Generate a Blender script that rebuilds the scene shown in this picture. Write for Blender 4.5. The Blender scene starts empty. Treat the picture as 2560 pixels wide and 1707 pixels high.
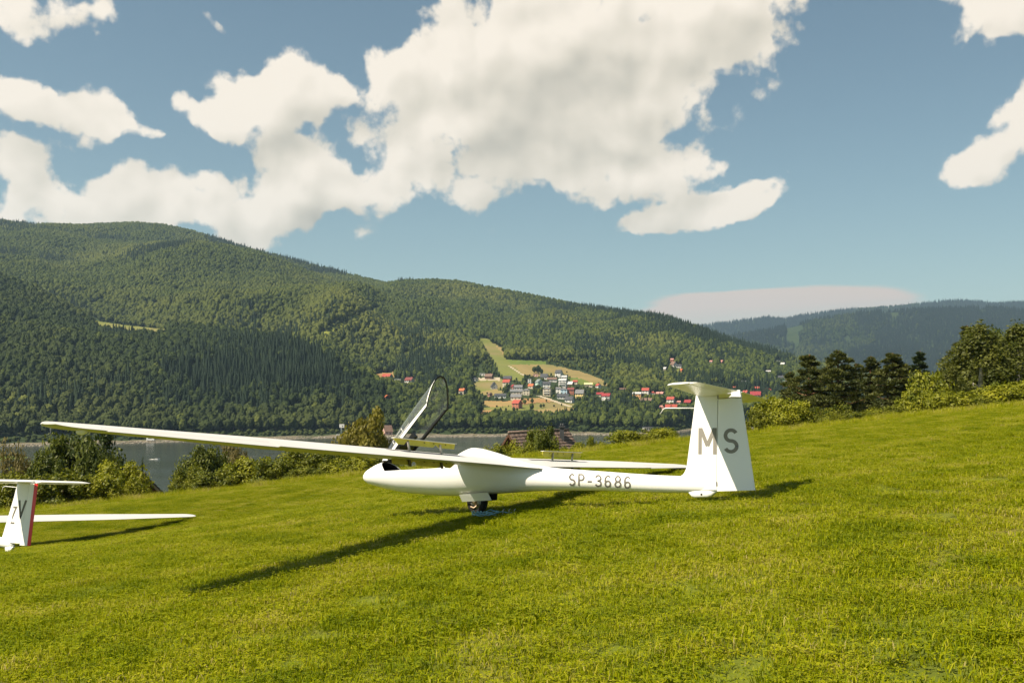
import bpy, bmesh, math, random
import numpy as np
from mathutils import Vector, Matrix

# ------------------------------------------------------------------ camera, sky, sun, exposure
SC = bpy.context.scene
COL = SC.collection
F, Y0, PW, PH = 2545.976, 973.974, 2560.0, 1707.0        # focal length and horizon row, in photo pixels
SUN = Vector((-0.80, -0.42, 1.20)).normalized()            # towards the sun
SUN_EL = math.asin(SUN.z)
SUN_AZ = math.atan2(SUN.x, SUN.y)

cd = bpy.data.cameras.new('camera')
cam = bpy.data.objects.new('camera', cd)
COL.objects.link(cam)
cam.location = (0, 0, 0)
cam.rotation_euler = (math.pi / 2, 0, 0)
cd.sensor_width = 36.0
cd.lens = F / PW * 36.0
cd.shift_y = (Y0 - PH / 2) / PW
cd.clip_start = 0.1
cd.clip_end = 30000
SC.camera = cam

SC.view_settings.view_transform = 'Standard'
SC.view_settings.look = 'None'
SC.view_settings.gamma = 1.0
SC.view_settings.use_curve_mapping = False
SC.view_settings.exposure = 0.95
SC.render.engine = 'CYCLES'
SC.cycles.max_bounces = 8
SC.cycles.transparent_max_bounces = 16
SC.cycles.volume_bounces = 0

sl = bpy.data.lights.new('sun', 'SUN')
sl.energy = 5.0
sl.angle = math.radians(0.53)
sl.color = (1.0, 0.885, 0.70)
so = bpy.data.objects.new('sun', sl)
COL.objects.link(so)
so.rotation_euler = (-SUN).to_track_quat('-Z', 'Y').to_euler()

def link(nt, a, b):
    nt.links.new(a, b)

def build_world():
    w = bpy.data.worlds.new('World')
    SC.world = w
    w.use_nodes = True
    nt = w.node_tree
    nt.nodes.clear()
    N = nt.nodes.new
    out = N('ShaderNodeOutputWorld')
    sky = N('ShaderNodeTexSky')
    sky.sky_type = 'NISHITA'
    sky.sun_disc = False
    sky.sun_elevation = SUN_EL
    sky.sun_rotation = SUN_AZ
    sky.altitude = 400
    sky.air_density = 1.0
    sky.dust_density = 0.7
    sky.ozone_density = 1.6
    bgs = N('ShaderNodeBackground')
    bgs.inputs['Strength'].default_value = 0.056
    # the photograph's blue is soft and a little green
    tint = N('ShaderNodeMix'); tint.data_type = 'RGBA'; tint.blend_type = 'MULTIPLY'
    tint.inputs[0].default_value = 1.0
    tint.inputs[7].default_value = (0.99, 0.995, 0.81, 1)
    link(nt, sky.outputs[0], tint.inputs[6])
    link(nt, tint.outputs[2], bgs.inputs['Color'])

    geo = N('ShaderNodeNewGeometry')
    neg = N('ShaderNodeVectorMath'); neg.operation = 'SCALE'; neg.inputs[3].default_value = -1.0
    link(nt, geo.outputs['Incoming'], neg.inputs[0])
    sep = N('ShaderNodeSeparateXYZ'); link(nt, neg.outputs[0], sep.inputs[0])
    az = N('ShaderNodeMath'); az.operation = 'ARCTAN2'
    link(nt, sep.outputs[0], az.inputs[0]); link(nt, sep.outputs[1], az.inputs[1])
    el = N('ShaderNodeMath'); el.operation = 'ARCSINE'; link(nt, sep.outputs[2], el.inputs[0])
    cmb = N('ShaderNodeCombineXYZ')
    link(nt, az.outputs[0], cmb.inputs[0]); link(nt, el.outputs[0], cmb.inputs[1])

    # ---- clouds: soft metaballs in azimuth / elevation, broken up by noise
    g = bpy.data.node_groups.new('cloud_density', 'ShaderNodeTree')
    g.interface.new_socket('P', in_out='INPUT', socket_type='NodeSocketVector')
    g.interface.new_socket('D', in_out='OUTPUT', socket_type='NodeSocketFloat'); g.interface.new_socket('S', in_out='OUTPUT', socket_type='NodeSocketFloat'); g.interface.new_socket('N', in_out='OUTPUT', socket_type='NodeSocketFloat')
    M = g.nodes.new
    gi = M('NodeGroupInput'); go = M('NodeGroupOutput')
    # warp
    nz = M('ShaderNodeTexNoise'); nz.noise_dimensions = '2D'
    nz.inputs['Scale'].default_value = 9.0; nz.inputs['Detail'].default_value = 3.0
    link(g, gi.outputs[0], nz.inputs['Vector'])
    sub = M('ShaderNodeVectorMath'); sub.operation = 'SUBTRACT'; sub.inputs[1].default_value = (.5, .5, .5)
    link(g, nz.outputs['Color'], sub.inputs[0])
    ma = M('ShaderNodeVectorMath'); ma.operation = 'MULTIPLY_ADD'
    ma.inputs[1].default_value = (0.05, 0.04, 0)
    link(g, sub.outputs[0], ma.inputs[0]); link(g, gi.outputs[0], ma.inputs[2])
    P = ma.outputs[0]
    blobs = [
        (1050, 340, 260, 220, 0, 1.0), (1250, 270, 330, 270, 0, 1.1), (1510, 150, 380, 270, 0, 1.1), (1450, 330, 290, 160, 0, .9),
        (1770, 80, 360, 170, -22, 1.0), (1960, 20, 250, 90, -18, .8), (1330, 50, 240, 190, 0, 1.0),
        (975, 185, 95, 75, 0, .8), (1085, 165, 80, 70, 0, .7), (1195, 130, 90, 100, 0, .8),
        (690, 225, 125, 95, 0, 1.2), (765, 210, 90, 72, 0, 1.0), (840, 215, 50, 42, 0, .7), (610, 285, 150, 75, -14, 1.0), (505, 300, 110, 54, 10, .9),
        (700, 340, 150, 125, 0, .9), (750, 440, 130, 105, 0, 1.0),
        (520, 490, 130, 80, 0, 1.0), (640, 530, 190, 95, 0, 1.0), (790, 490, 180, 90, -15, 1.0), (600, 590, 190, 75, 0, .9),
        (420, 535, 80, 60, 0, .9), (930, 480, 150, 60, 0, .7),
        (270, 540, 160, 56, -5, 1.0), (340, 535, 90, 50, 0, .8),
        (120, 275, 170, 95, 12, 1.0), (250, 300, 125, 72, 8, 1.0), (325, 315, 65, 62, 0, .8), (45, 215, 105, 70, 20, .8), (402, 335, 36, 28, 0, .7),
        (170, 385, 120, 32, -6, .8), (150, 470, 200, 56, -6, 1.0), (335, 450, 105, 56, -12, 1.0), (20, 430, 80, 75, 0, .9), (60, 550, 180, 75, 0, .9),
        (60, 40, 220, 88, -8, 1.0), (235, 30, 70, 50, 0, .6),
        (1690, 548, 150, 64, -8, 1.3), (1810, 525, 150, 60, -16, 1.3), (1930, 480, 95, 56, -42, 1.3), (1615, 562, 95, 44, 0, 1.0), (1870, 505, 90, 50, -30, 1.0),
        (1730, 415, 130, 75, -20, .6), (1640, 440, 190, 75, 0, .7), (1490, 455, 190, 72, 5, .7),
        (2490, 40, 110, 85, 20, .8), (2580, 10, 110, 110, 0, .9), (2420, 0, 130, 40, 10, .7),
        (2545, 335, 150, 110, -40, 1.0), (2470, 400, 90, 50, -20, .8), (2575, 250, 80, 85, 0, .8),
        (885, 592, 60, 26, -6, .45), (565, 50, 46, 15, 35, .42), (332, 110, 36, 20, 0, .4), (445, 250, 40, 30, 0, .42), (1690, 20, 500, 90, -10, .6),
    ]
    rs = random.Random(5)
    for k in range(9):                     # the rest of the sky, outside the photograph
        a = rs.choice([-1, 1]) * rs.uniform(.75, 3.0)
        e = rs.uniform(.1, .9)
        blobs.append((('r', a, e), None, rs.uniform(.15, .4), rs.uniform(.06, .16), rs.uniform(-15, 15), 1.0))
    acc = None
    for (cx, cy, rx, ry, rot, wgt) in blobs:
        if cy is None:
            a, e = cx[1], cx[2]; ra, re = rx, ry
        else:
            a = math.atan((cx - 1280) / F); e = math.atan((Y0 - cy) / F * math.cos(a))
            ra, re = rx * 1.15 / F, ry * 1.15 / F
        mp = M('ShaderNodeMapping'); mp.vector_type = 'TEXTURE'
        mp.inputs['Location'].default_value = (a, e, 0)
        mp.inputs['Rotation'].default_value = (0, 0, math.radians(-rot))
        mp.inputs['Scale'].default_value = (ra, re, 1)
        link(g, P, mp.inputs['Vector'])
        ln = M('ShaderNodeVectorMath'); ln.operation = 'LENGTH'; link(g, mp.outputs[0], ln.inputs[0])
        s1 = M('ShaderNodeMath'); s1.operation = 'SUBTRACT'; s1.use_clamp = True
        s1.inputs[0].default_value = 1.0; link(g, ln.outputs['Value'], s1.inputs[1])
        ad = M('ShaderNodeMath'); ad.operation = 'MULTIPLY_ADD'
        link(g, s1.outputs[0], ad.inputs[0]); ad.inputs[1].default_value = wgt
        if acc is None: ad.inputs[2].default_value = 0.0
        else: link(g, acc, ad.inputs[2])
        acc = ad.outputs[0]
    n1 = M('ShaderNodeTexNoise'); n1.noise_dimensions = '2D'
    n1.inputs['Scale'].default_value = 19.0; n1.inputs['Detail'].default_value = 10.0; n1.inputs['Roughness'].default_value = 0.60
    link(g, gi.outputs[0], n1.inputs['Vector'])
    vo = M('ShaderNodeTexVoronoi'); vo.voronoi_dimensions = '2D'; vo.feature = 'SMOOTH_F1'
    vo.inputs['Scale'].default_value = 17.0; vo.inputs['Detail'].default_value = 3.0
    vo.inputs['Roughness'].default_value = 0.55; vo.inputs['Smoothness'].default_value = 0.35
    link(g, P, vo.inputs['Vector'])
    # tall = min(acc, 1.15)
    mn = M('ShaderNodeMath'); mn.operation = 'MINIMUM'; link(g, acc, mn.inputs[0]); mn.inputs[1].default_value = 1.3
    a1 = M('ShaderNodeMath'); a1.operation = 'MULTIPLY_ADD'; link(g, n1.outputs[0], a1.inputs[0]); a1.inputs[1].default_value = 1.75; link(g, mn.outputs[0], a1.inputs[2])
    a2 = M('ShaderNodeMath'); a2.operation = 'MULTIPLY_ADD'; link(g, vo.outputs['Distance'], a2.inputs[0]); a2.inputs[1].default_value = -0.80; link(g, a1.outputs[0], a2.inputs[2])
    a3 = M('ShaderNodeMath'); a3.operation = 'SUBTRACT'; link(g, a2.outputs[0], a3.inputs[0]); a3.inputs[1].default_value = 0.67
    # no cloud without a blob
    gate = M('ShaderNodeMath'); gate.operation = 'MULTIPLY_ADD'; gate.use_clamp = True
    link(g, acc, gate.inputs[0]); gate.inputs[1].default_value = 6.0; gate.inputs[2].default_value = -0.1
    a4 = M('ShaderNodeMath'); a4.operation = 'MULTIPLY'; link(g, a3.outputs[0], a4.inputs[0]); link(g, gate.outputs[0], a4.inputs[1])
    link(g, a4.outputs[0], go.inputs[0])
    # smooth body of the cloud, for its broad light and shade
    ns = M('ShaderNodeTexNoise'); ns.noise_dimensions = '2D'; ns.inputs['Scale'].default_value = 11.0; ns.inputs['Detail'].default_value = 2.0
    link(g, P, ns.inputs['Vector'])
    m2 = M('ShaderNodeMath'); m2.operation = 'MINIMUM'; link(g, acc, m2.inputs[0]); m2.inputs[1].default_value = 6.0
    s2 = M('ShaderNodeMath'); s2.operation = 'MULTIPLY_ADD'; link(g, ns.outputs[0], s2.inputs[0]); s2.inputs[1].default_value = 1.3; link(g, m2.outputs[0], s2.inputs[2])
    link(g, s2.outputs[0], go.inputs[1])
    nn = M('ShaderNodeMath'); nn.operation = 'MULTIPLY_ADD'; link(g, vo.outputs['Distance'], nn.inputs[0]); nn.inputs[1].default_value = -0.5; link(g, n1.outputs[0], nn.inputs[2])
    link(g, nn.outputs[0], go.inputs[2])

    d0 = N('ShaderNodeGroup'); d0.node_tree = g; link(nt, cmb.outputs[0], d0.inputs[0])
    off = N('ShaderNodeVectorMath'); off.operation = 'ADD'; off.inputs[1].default_value = (-0.016, 0.030, 0)
    link(nt, cmb.outputs[0], off.inputs[0])
    d1 = N('ShaderNodeGroup'); d1.node_tree = g; link(nt, off.outputs[0], d1.inputs[0])
    alpha = N('ShaderNodeMapRange'); alpha.interpolation_type = 'SMOOTHSTEP'
    alpha.inputs['From Min'].default_value = 0.0; alpha.inputs['From Max'].default_value = 0.40
    link(nt, d0.outputs[0], alpha.inputs['Value'])
    gd = bpy.data.node_groups.new('cloud_detail', 'ShaderNodeTree')
    gd.interface.new_socket('P', in_out='INPUT', socket_type='NodeSocketVector'); gd.interface.new_socket('N', in_out='OUTPUT', socket_type='NodeSocketFloat')
    Q = gd.nodes.new; qi = Q('NodeGroupInput'); qo = Q('NodeGroupOutput')
    qn = Q('ShaderNodeTexNoise'); qn.noise_dimensions = '2D'; qn.inputs['Scale'].default_value = 7.5; qn.inputs['Detail'].default_value = 7.0; qn.inputs['Roughness'].default_value = 0.52; qn.inputs['Distortion'].default_value = 0.4
    link(gd, qi.outputs[0], qn.inputs['Vector'])
    qv = Q('ShaderNodeTexVoronoi'); qv.voronoi_dimensions = '2D'; qv.feature = 'SMOOTH_F1'; qv.inputs['Scale'].default_value = 12.0; qv.inputs['Detail'].default_value = 2.5; qv.inputs['Smoothness'].default_value = 0.6
    qw = Q('ShaderNodeVectorMath'); qw.operation = 'MULTIPLY_ADD'; qw.inputs[1].default_value = (.03, .03, 0); link(gd, qn.outputs['Color'], qw.inputs[0]); link(gd, qi.outputs[0], qw.inputs[2]); link(gd, qw.outputs[0], qv.inputs['Vector'])
    qm = Q('ShaderNodeMath'); qm.operation = 'MULTIPLY_ADD'; link(gd, qv.outputs['Distance'], qm.inputs[0]); qm.inputs[1].default_value = -1.1; link(gd, qn.outputs[0], qm.inputs[2]); link(gd, qm.outputs[0], qo.inputs[0])
    e0 = N('ShaderNodeGroup'); e0.node_tree = gd; link(nt, cmb.outputs[0], e0.inputs[0])
    of2 = N('ShaderNodeVectorMath'); of2.operation = 'ADD'; of2.inputs[1].default_value = (-0.009, 0.017, 0); link(nt, cmb.outputs[0], of2.inputs[0])
    e1 = N('ShaderNodeGroup'); e1.node_tree = gd; link(nt, of2.outputs[0], e1.inputs[0])
    df = N('ShaderNodeMath'); df.operation = 'SUBTRACT'
    link(nt, d0.outputs[1], df.inputs[0]); link(nt, d1.outputs[1], df.inputs[1])
    dn = N('ShaderNodeMath'); dn.operation = 'SUBTRACT'; link(nt, e0.outputs[0], dn.inputs[0]); link(nt, e1.outputs[0], dn.inputs[1])
    lit = N('ShaderNodeMapRange')
    lit.inputs['From Min'].default_value = 0.0; lit.inputs['From Max'].default_value = 1.05
    v1 = N('ShaderNodeMath'); v1.operation = 'MULTIPLY_ADD'; link(nt, d1.outputs[1], v1.inputs[0]); v1.inputs[1].default_value = -0.27; v1.inputs[2].default_value = 1.24
    v2 = N('ShaderNodeMath'); v2.operation = 'MULTIPLY_ADD'; link(nt, dn.outputs[0], v2.inputs[0]); v2.inputs[1].default_value = 0.62; link(nt, v1.outputs[0], v2.inputs[2])
    v3 = N('ShaderNodeMath'); v3.operation = 'MULTIPLY_ADD'; link(nt, df.outputs[0], v3.inputs[0]); v3.inputs[1].default_value = 0.13; link(nt, v2.outputs[0], v3.inputs[2])
    link(nt, v3.outputs[0], lit.inputs['Value'])
    cr = N('ShaderNodeValToRGB'); ce = cr.color_ramp.elements
    ce[0].position = 0.0; ce[0].color = (0.270, 0.250, 0.205, 1); ce[1].position = 1.0; ce[1].color = (0.550, 0.492, 0.415, 1)
    c_ = ce.new(.55); c_.color = (0.430, 0.388, 0.318, 1)
    link(nt, lit.outputs[0], cr.inputs[0])
    bgc = N('ShaderNodeBackground'); link(nt, cr.outputs[0], bgc.inputs['Color']); bgc.inputs['Strength'].default_value = 1.0
    mix = N('ShaderNodeMixShader')
    am = N('ShaderNodeMath'); am.operation = 'MULTIPLY'; am.inputs[1].default_value = 0.97
    link(nt, alpha.outputs[0], am.inputs[0])
    link(nt, am.outputs[0], mix.inputs[0]); link(nt, bgs.outputs[0], mix.inputs[1]); link(nt, bgc.outputs[0], mix.inputs[2])
    # ---- flat lens-shaped veil low on the right
    a = math.atan((2010 - 1280) / F); e = math.atan((Y0 - 757) / F * math.cos(a))
    mp = N('ShaderNodeMapping'); mp.vector_type = 'TEXTURE'
    mp.inputs['Location'].default_value = (a, e, 0); mp.inputs['Scale'].default_value = (390 / F, 66 / F, 1)
    mp.inputs['Rotation'].default_value = (0, 0, math.radians(2))
    wn = N('ShaderNodeTexNoise'); wn.noise_dimensions = '2D'; wn.inputs['Scale'].default_value = 6; wn.inputs['Detail'].default_value = 5
    stv = N('ShaderNodeVectorMath'); stv.operation = 'MULTIPLY'; stv.inputs[1].default_value = (1, 7, 1)
    link(nt, cmb.outputs[0], stv.inputs[0]); link(nt, stv.outputs[0], wn.inputs['Vector'])
    wa = N('ShaderNodeVectorMath'); wa.operation = 'MULTIPLY_ADD'; wa.inputs[1].default_value = (0.06, 0.016, 0)
    link(nt, wn.outputs['Color'], wa.inputs[0]); link(nt, cmb.outputs[0], wa.inputs[2]); link(nt, wa.outputs[0], mp.inputs['Vector'])
    sp2 = N('ShaderNodeSeparateXYZ'); link(nt, mp.outputs[0], sp2.inputs[0])
    ln = N('ShaderNodeVectorMath'); ln.operation = 'LENGTH'; link(nt, mp.outputs[0], ln.inputs[0])
    v = N('ShaderNodeMapRange'); v.interpolation_type = 'SMOOTHSTEP'
    v.inputs['From Min'].default_value = 1.0; v.inputs['From Max'].default_value = 0.84
    link(nt, ln.outputs['Value'], v.inputs['Value'])
    # the lower half fades
    fd = N('ShaderNodeMapRange'); fd.inputs['From Min'].default_value = -1.1; fd.inputs['From Max'].default_value = 0.5
    link(nt, sp2.outputs[1], fd.inputs['Value'])
    vm = N('ShaderNodeMath'); vm.operation = 'MULTIPLY'; link(nt, v.outputs[0], vm.inputs[0]); link(nt, fd.outputs[0], vm.inputs[1])
    vm2 = N('ShaderNodeMath'); vm2.operation = 'MULTIPLY'; link(nt, vm.outputs[0], vm2.inputs[0]); vm2.inputs[1].default_value = 1.15; vm2.use_clamp = True
    bgv = N('ShaderNodeBackground'); bgv.inputs['Color'].default_value = (0.42, 0.335, 0.275, 1)
    mix2 = N('ShaderNodeMixShader')
    link(nt, vm2.outputs[0], mix2.inputs[0]); link(nt, mix.outputs[0], mix2.inputs[1]); link(nt, bgv.outputs[0], mix2.inputs[2])
    link(nt, mix2.outputs[0], out.inputs['Surface'])
    w.cycles.sampling_method = 'MANUAL'
    w.cycles.sample_map_resolution = 512
build_world()

# ------------------------------------------------------------------ helpers
def px(x, y, d):
    """point at depth d that the photo shows at pixel x, y"""
    return Vector(((x - PW / 2) / F * d, d, (Y0 - y) / F * d))

def mesh_np(name, V, faces, smooth=False, attrs=None, mats=None, fmat=None):
    me = bpy.data.meshes.new(name)
    V = np.asarray(V, dtype=np.float32)
    faces = np.asarray(faces, dtype=np.int32)
    n, k = faces.shape
    me.vertices.add(len(V)); me.vertices.foreach_set('co', V.ravel())
    me.loops.add(n * k); me.loops.foreach_set('vertex_index', faces.ravel())
    me.polygons.add(n)
    me.polygons.foreach_set('loop_start', np.arange(0, n * k, k, dtype=np.int32))
    me.polygons.foreach_set('loop_total', np.full(n, k, dtype=np.int32))
    if smooth: me.polygons.foreach_set('use_smooth', np.ones(n, dtype=bool))
    for m in (mats or []): me.materials.append(m)
    if fmat is not None: me.polygons.foreach_set('material_index', np.asarray(fmat, dtype=np.int32))
    me.update(calc_edges=True)
    for an, (dom, arr) in (attrs or {}).items():
        at = me.attributes.new(an, 'FLOAT', dom); at.data.foreach_set('value', np.asarray(arr, dtype=np.float32))
    return me

def mesh_py(name, V, faces, mat=None, smooth=False):
    me = bpy.data.meshes.new(name)
    me.from_pydata([tuple(v) for v in V], [], [tuple(f) for f in faces])
    if mat: me.materials.append(mat)
    if smooth:
        for p in me.polygons: p.use_smooth = True
    me.update()
    return me

def obj(name, me, parent=None, loc=None, label=None, cat=None, group=None, kind=None):
    o = bpy.data.objects.new(name, me)
    COL.objects.link(o)
    if parent: o.parent = parent
    if loc is not None: o.location = loc
    if label: o['label'] = label
    if cat: o['category'] = cat
    if group: o['group'] = group
    if kind: o['kind'] = kind
    return o

def thing(name, label, cat, loc=(0, 0, 0), rz=0.0, group=None):
    o = obj(name, None, None, loc, label, cat, group)
    o.empty_display_size = 0.3
    o.rotation_euler = (0, 0, rz)
    return o

class MB:
    """collects shapes, then becomes one mesh"""
    def __init__(s): s.V = []; s.Fc = []; s.sm = []
    def add(s, V, Fs, smooth=False):
        b = len(s.V); s.V += [tuple(v) for v in V]
        for f in Fs: s.Fc.append(tuple(i + b for i in f)); s.sm.append(smooth)
        return s
    def box(s, c, size, R=None):
        hx, hy, hz = [a / 2 for a in size]
        vs = [Vector((x, y, z)) for x in (-hx, hx) for y in (-hy, hy) for z in (-hz, hz)]
        if R is not None: vs = [R @ v for v in vs]
        c = Vector(c); vs = [v + c for v in vs]
        return s.add(vs, [(0, 1, 3, 2), (4, 6, 7, 5), (0, 4, 5, 1), (2, 3, 7, 6), (0, 2, 6, 4), (1, 5, 7, 3)])
    def tube(s, pts, r, n=8, cap=True, closed=False):
        pts = [Vector(p) for p in pts]; rr = r if isinstance(r, (list, tuple)) else [r] * len(pts)
        V = []; Fs = []; up = Vector((0.13, 0.27, 0.95)).normalized()
        m = len(pts)
        for i, p in enumerate(pts):
            if closed: d = pts[(i + 1) % m] - pts[i - 1]
            else: d = pts[min(i + 1, m - 1)] - pts[max(i - 1, 0)]
            d.normalize(); u = d.cross(up)
            if u.length < 1e-3: u = d.cross(Vector((1, 0, 0)))
            u.normalize(); v = d.cross(u)
            for k in range(n):
                a = 2 * math.pi * k / n
                V.append(p + (u * math.cos(a) + v * math.sin(a)) * rr[i])
        for i in range(m if closed else m - 1):
            for k in range(n):
                j = (i + 1) % m
                Fs.append((i * n + k, i * n + (k + 1) % n, j * n + (k + 1) % n, j * n + k))
        if cap and not closed:
            Fs.append(tuple(range(n - 1, -1, -1))); Fs.append(tuple((m - 1) * n + k for k in range(n)))
        return s.add(V, Fs, True)
    def prism(s, poly, off):
        n = len(poly); a = [Vector(p) for p in poly]; off = Vector(off); b = [p + off for p in a]
        Fs = [tuple(range(n - 1, -1, -1)), tuple(range(n, 2 * n))] + [(i, (i + 1) % n, n + (i + 1) % n, n + i) for i in range(n)]
        return s.add(a + b, Fs)
    def mesh(s, name, mat):
        me = bpy.data.meshes.new(name); me.from_pydata(s.V, [], s.Fc); me.materials.append(mat)
        me.polygons.foreach_set('use_smooth', s.sm)
        bm = bmesh.new(); bm.from_mesh(me); bmesh.ops.recalc_face_normals(bm, faces=bm.faces); bm.to_mesh(me); bm.free()
        me.update(); return me
    def obj(s, name, mat, parent=None, **k):
        return obj(name, s.mesh(name, mat), parent, **k)

def sock(b, name):
    return b.inputs[name]

def material(name, col, rough=0.6, spec=0.3, metal=0.0, noise=None, bump=None, coat=0.0):
    """noise = (scale, amount): tonal mottling; bump = (scale, strength)"""
    m = bpy.data.materials.new(name); m.use_nodes = True
    nt = m.node_tree; b = nt.nodes['Principled BSDF']
    b.inputs['Base Color'].default_value = (*col, 1); b.inputs['Roughness'].default_value = rough
    b.inputs['Specular IOR Level'].default_value = spec; b.inputs['Metallic'].default_value = metal
    b.inputs['Coat Weight'].default_value = coat
    if noise or bump:
        tc = nt.nodes.new('ShaderNodeTexCoord')
    if noise:
        n = nt.nodes.new('ShaderNodeTexNoise'); n.inputs['Scale'].default_value = noise[0]; n.inputs['Detail'].default_value = 5
        link(nt, tc.outputs['Object'], n.inputs['Vector'])
        r = nt.nodes.new('ShaderNodeMapRange'); r.inputs['From Min'].default_value = .3; r.inputs['From Max'].default_value = .7
        r.inputs['To Min'].default_value = 1 - noise[1]; r.inputs['To Max'].default_value = 1 + noise[1]
        link(nt, n.outputs[0], r.inputs['Value'])
        mx = nt.nodes.new('ShaderNodeVectorMath'); mx.operation = 'SCALE'; mx.inputs[0].default_value = col
        link(nt, r.outputs[0], mx.inputs[3]); link(nt, mx.outputs[0], b.inputs['Base Color'])
    if bump:
        n = nt.nodes.new('ShaderNodeTexNoise'); n.inputs['Scale'].default_value = bump[0]; n.inputs['Detail'].default_value = 4
        link(nt, tc.outputs['Object'], n.inputs['Vector'])
        bp = nt.nodes.new('ShaderNodeBump'); bp.inputs['Strength'].default_value = bump[1]
        link(nt, n.outputs[0], bp.inputs['Height']); link(nt, bp.outputs[0], b.inputs['Normal'])
    return m

def leaf_material(name, dark, light, rand=0.25, transl=0.35, rough=0.55, spec=0.25, attr='tint'):
    """colour runs from dark to light with the tint attribute of each leaf and, per plant, at random"""
    m = bpy.data.materials.new(name); m.use_nodes = True
    nt = m.node_tree; nt.nodes.clear(); N = nt.nodes.new
    out = N('ShaderNodeOutputMaterial'); b = N('ShaderNodeBsdfPrincipled'); t = N('ShaderNodeBsdfTranslucent'); mx = N('ShaderNodeMixShader')
    at = N('ShaderNodeAttribute'); at.attribute_name = attr
    oi = N('ShaderNodeObjectInfo')
    cr = N('ShaderNodeMix'); cr.data_type = 'RGBA'; cr.inputs[6].default_value = (*dark, 1); cr.inputs[7].default_value = (*light, 1)
    ad = N('ShaderNodeMath'); ad.operation = 'MULTIPLY_ADD'; ad.inputs[1].default_value = rand * 2
    link(nt, oi.outputs['Random'], ad.inputs[0])
    sb = N('ShaderNodeMath'); sb.operation = 'SUBTRACT'; sb.inputs[1].default_value = rand
    link(nt, at.outputs['Fac'], sb.inputs[0]); link(nt, sb.outputs[0], ad.inputs[2]); ad.use_clamp = True
    link(nt, ad.outputs[0], cr.inputs[0])
    link(nt, cr.outputs[2], b.inputs['Base Color'])
    b.inputs['Roughness'].default_value = rough; b.inputs['Specular IOR Level'].default_value = spec
    sc = N('ShaderNodeVectorMath'); sc.operation = 'MULTIPLY'; sc.inputs[1].default_value = (1.1, 1.15, 0.6)
    link(nt, cr.outputs[2], sc.inputs[0]); link(nt, sc.outputs[0], t.inputs['Color'])
    mx.inputs[0].default_value = transl
    link(nt, b.outputs[0], mx.inputs[1]); link(nt, t.outputs[0], mx.inputs[2]); link(nt, mx.outputs[0], out.inputs['Surface'])
    return m

def fbm(x, y, seed=0, octaves=5, lac=2.0, gain=0.5):
    """value noise, vectorised"""
    r = np.random.RandomState(seed); T = r.rand(256, 256)
    x = np.asarray(x, float); y = np.asarray(y, float); s = np.zeros(np.broadcast(x, y).shape); a = 1.0; tot = 0
    for o in range(octaves):
        xi = np.floor(x).astype(int); yi = np.floor(y).astype(int); fx = x - xi; fy = y - yi
        fx = fx * fx * (3 - 2 * fx); fy = fy * fy * (3 - 2 * fy)
        g = lambda i, j: T[(xi + i) % 256, (yi + j) % 256]
        s = s + a * ((g(0, 0) * (1 - fx) + g(1, 0) * fx) * (1 - fy) + (g(0, 1) * (1 - fx) + g(1, 1) * fx) * fy)
        tot += a; a *= gain; x = x * lac + 17.3; y = y * lac + 9.1
    return s / tot

def in_poly(X, Y, poly):
    ins = np.zeros(np.shape(X), bool); n = len(poly)
    for i in range(n):
        x1, y1 = poly[i]; x2, y2 = poly[(i + 1) % n]
        c = ((y1 > Y) != (y2 > Y)) & (X < (x2 - x1) * (Y - y1) / (y2 - y1 + 1e-9) + x1)
        ins ^= c
    return ins

def instancer(name, pts, scale, kind_idx, protos, rotz, colname, tilt=None):
    """one object that scatters the protos over its own vertices with geometry nodes"""
    me = bpy.data.meshes.new(name)
    me.vertices.add(len(pts)); me.vertices.foreach_set('co', np.asarray(pts, np.float32).ravel())
    for an, ty, arr in (('scl', 'FLOAT', scale), ('idx', 'INT', kind_idx), ('rz', 'FLOAT', rotz)):
        at = me.attributes.new(an, ty, 'POINT'); at.data.foreach_set('value', np.asarray(arr, np.float32 if ty == 'FLOAT' else np.int32))
    col = bpy.data.collections.new(colname)
    for p in protos: col.objects.link(p)
    o = obj(name, me, kind='stuff')
    ng = bpy.data.node_groups.new(name + '_scatter', 'GeometryNodeTree')
    ng.interface.new_socket('Geometry', in_out='INPUT', socket_type='NodeSocketGeometry')
    ng.interface.new_socket('Geometry', in_out='OUTPUT', socket_type='NodeSocketGeometry')
    N = ng.nodes.new
    gi = N('NodeGroupInput'); go = N('NodeGroupOutput')
    m2p = N('GeometryNodeMeshToPoints')
    ci = N('GeometryNodeCollectionInfo'); ci.inputs['Collection'].default_value = col
    ci.inputs['Separate Children'].default_value = True; ci.inputs['Reset Children'].default_value = True
    iop = N('GeometryNodeInstanceOnPoints'); iop.inputs['Pick Instance'].default_value = True
    def na(n, t):
        a = N('GeometryNodeInputNamedAttribute'); a.data_type = t; a.inputs['Name'].default_value = n; return a.outputs[0]
    cx = N('ShaderNodeCombineXYZ'); link(ng, na('rz', 'FLOAT'), cx.inputs[2])
    e2r = N('FunctionNodeEulerToRotation'); link(ng, cx.outputs[0], e2r.inputs[0])
    link(ng, gi.outputs[0], m2p.inputs['Mesh']); link(ng, m2p.outputs[0], iop.inputs['Points'])
    link(ng, ci.outputs[0], iop.inputs['Instance']); link(ng, na('idx', 'INT'), iop.inputs['Instance Index'])
    link(ng, e2r.outputs[0], iop.inputs['Rotation']); link(ng, na('scl', 'FLOAT'), iop.inputs['Scale'])
    link(ng, iop.outputs[0], go.inputs[0])
    md = o.modifiers.new('scatter', 'NODES'); md.node_group = ng
    return o
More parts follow.
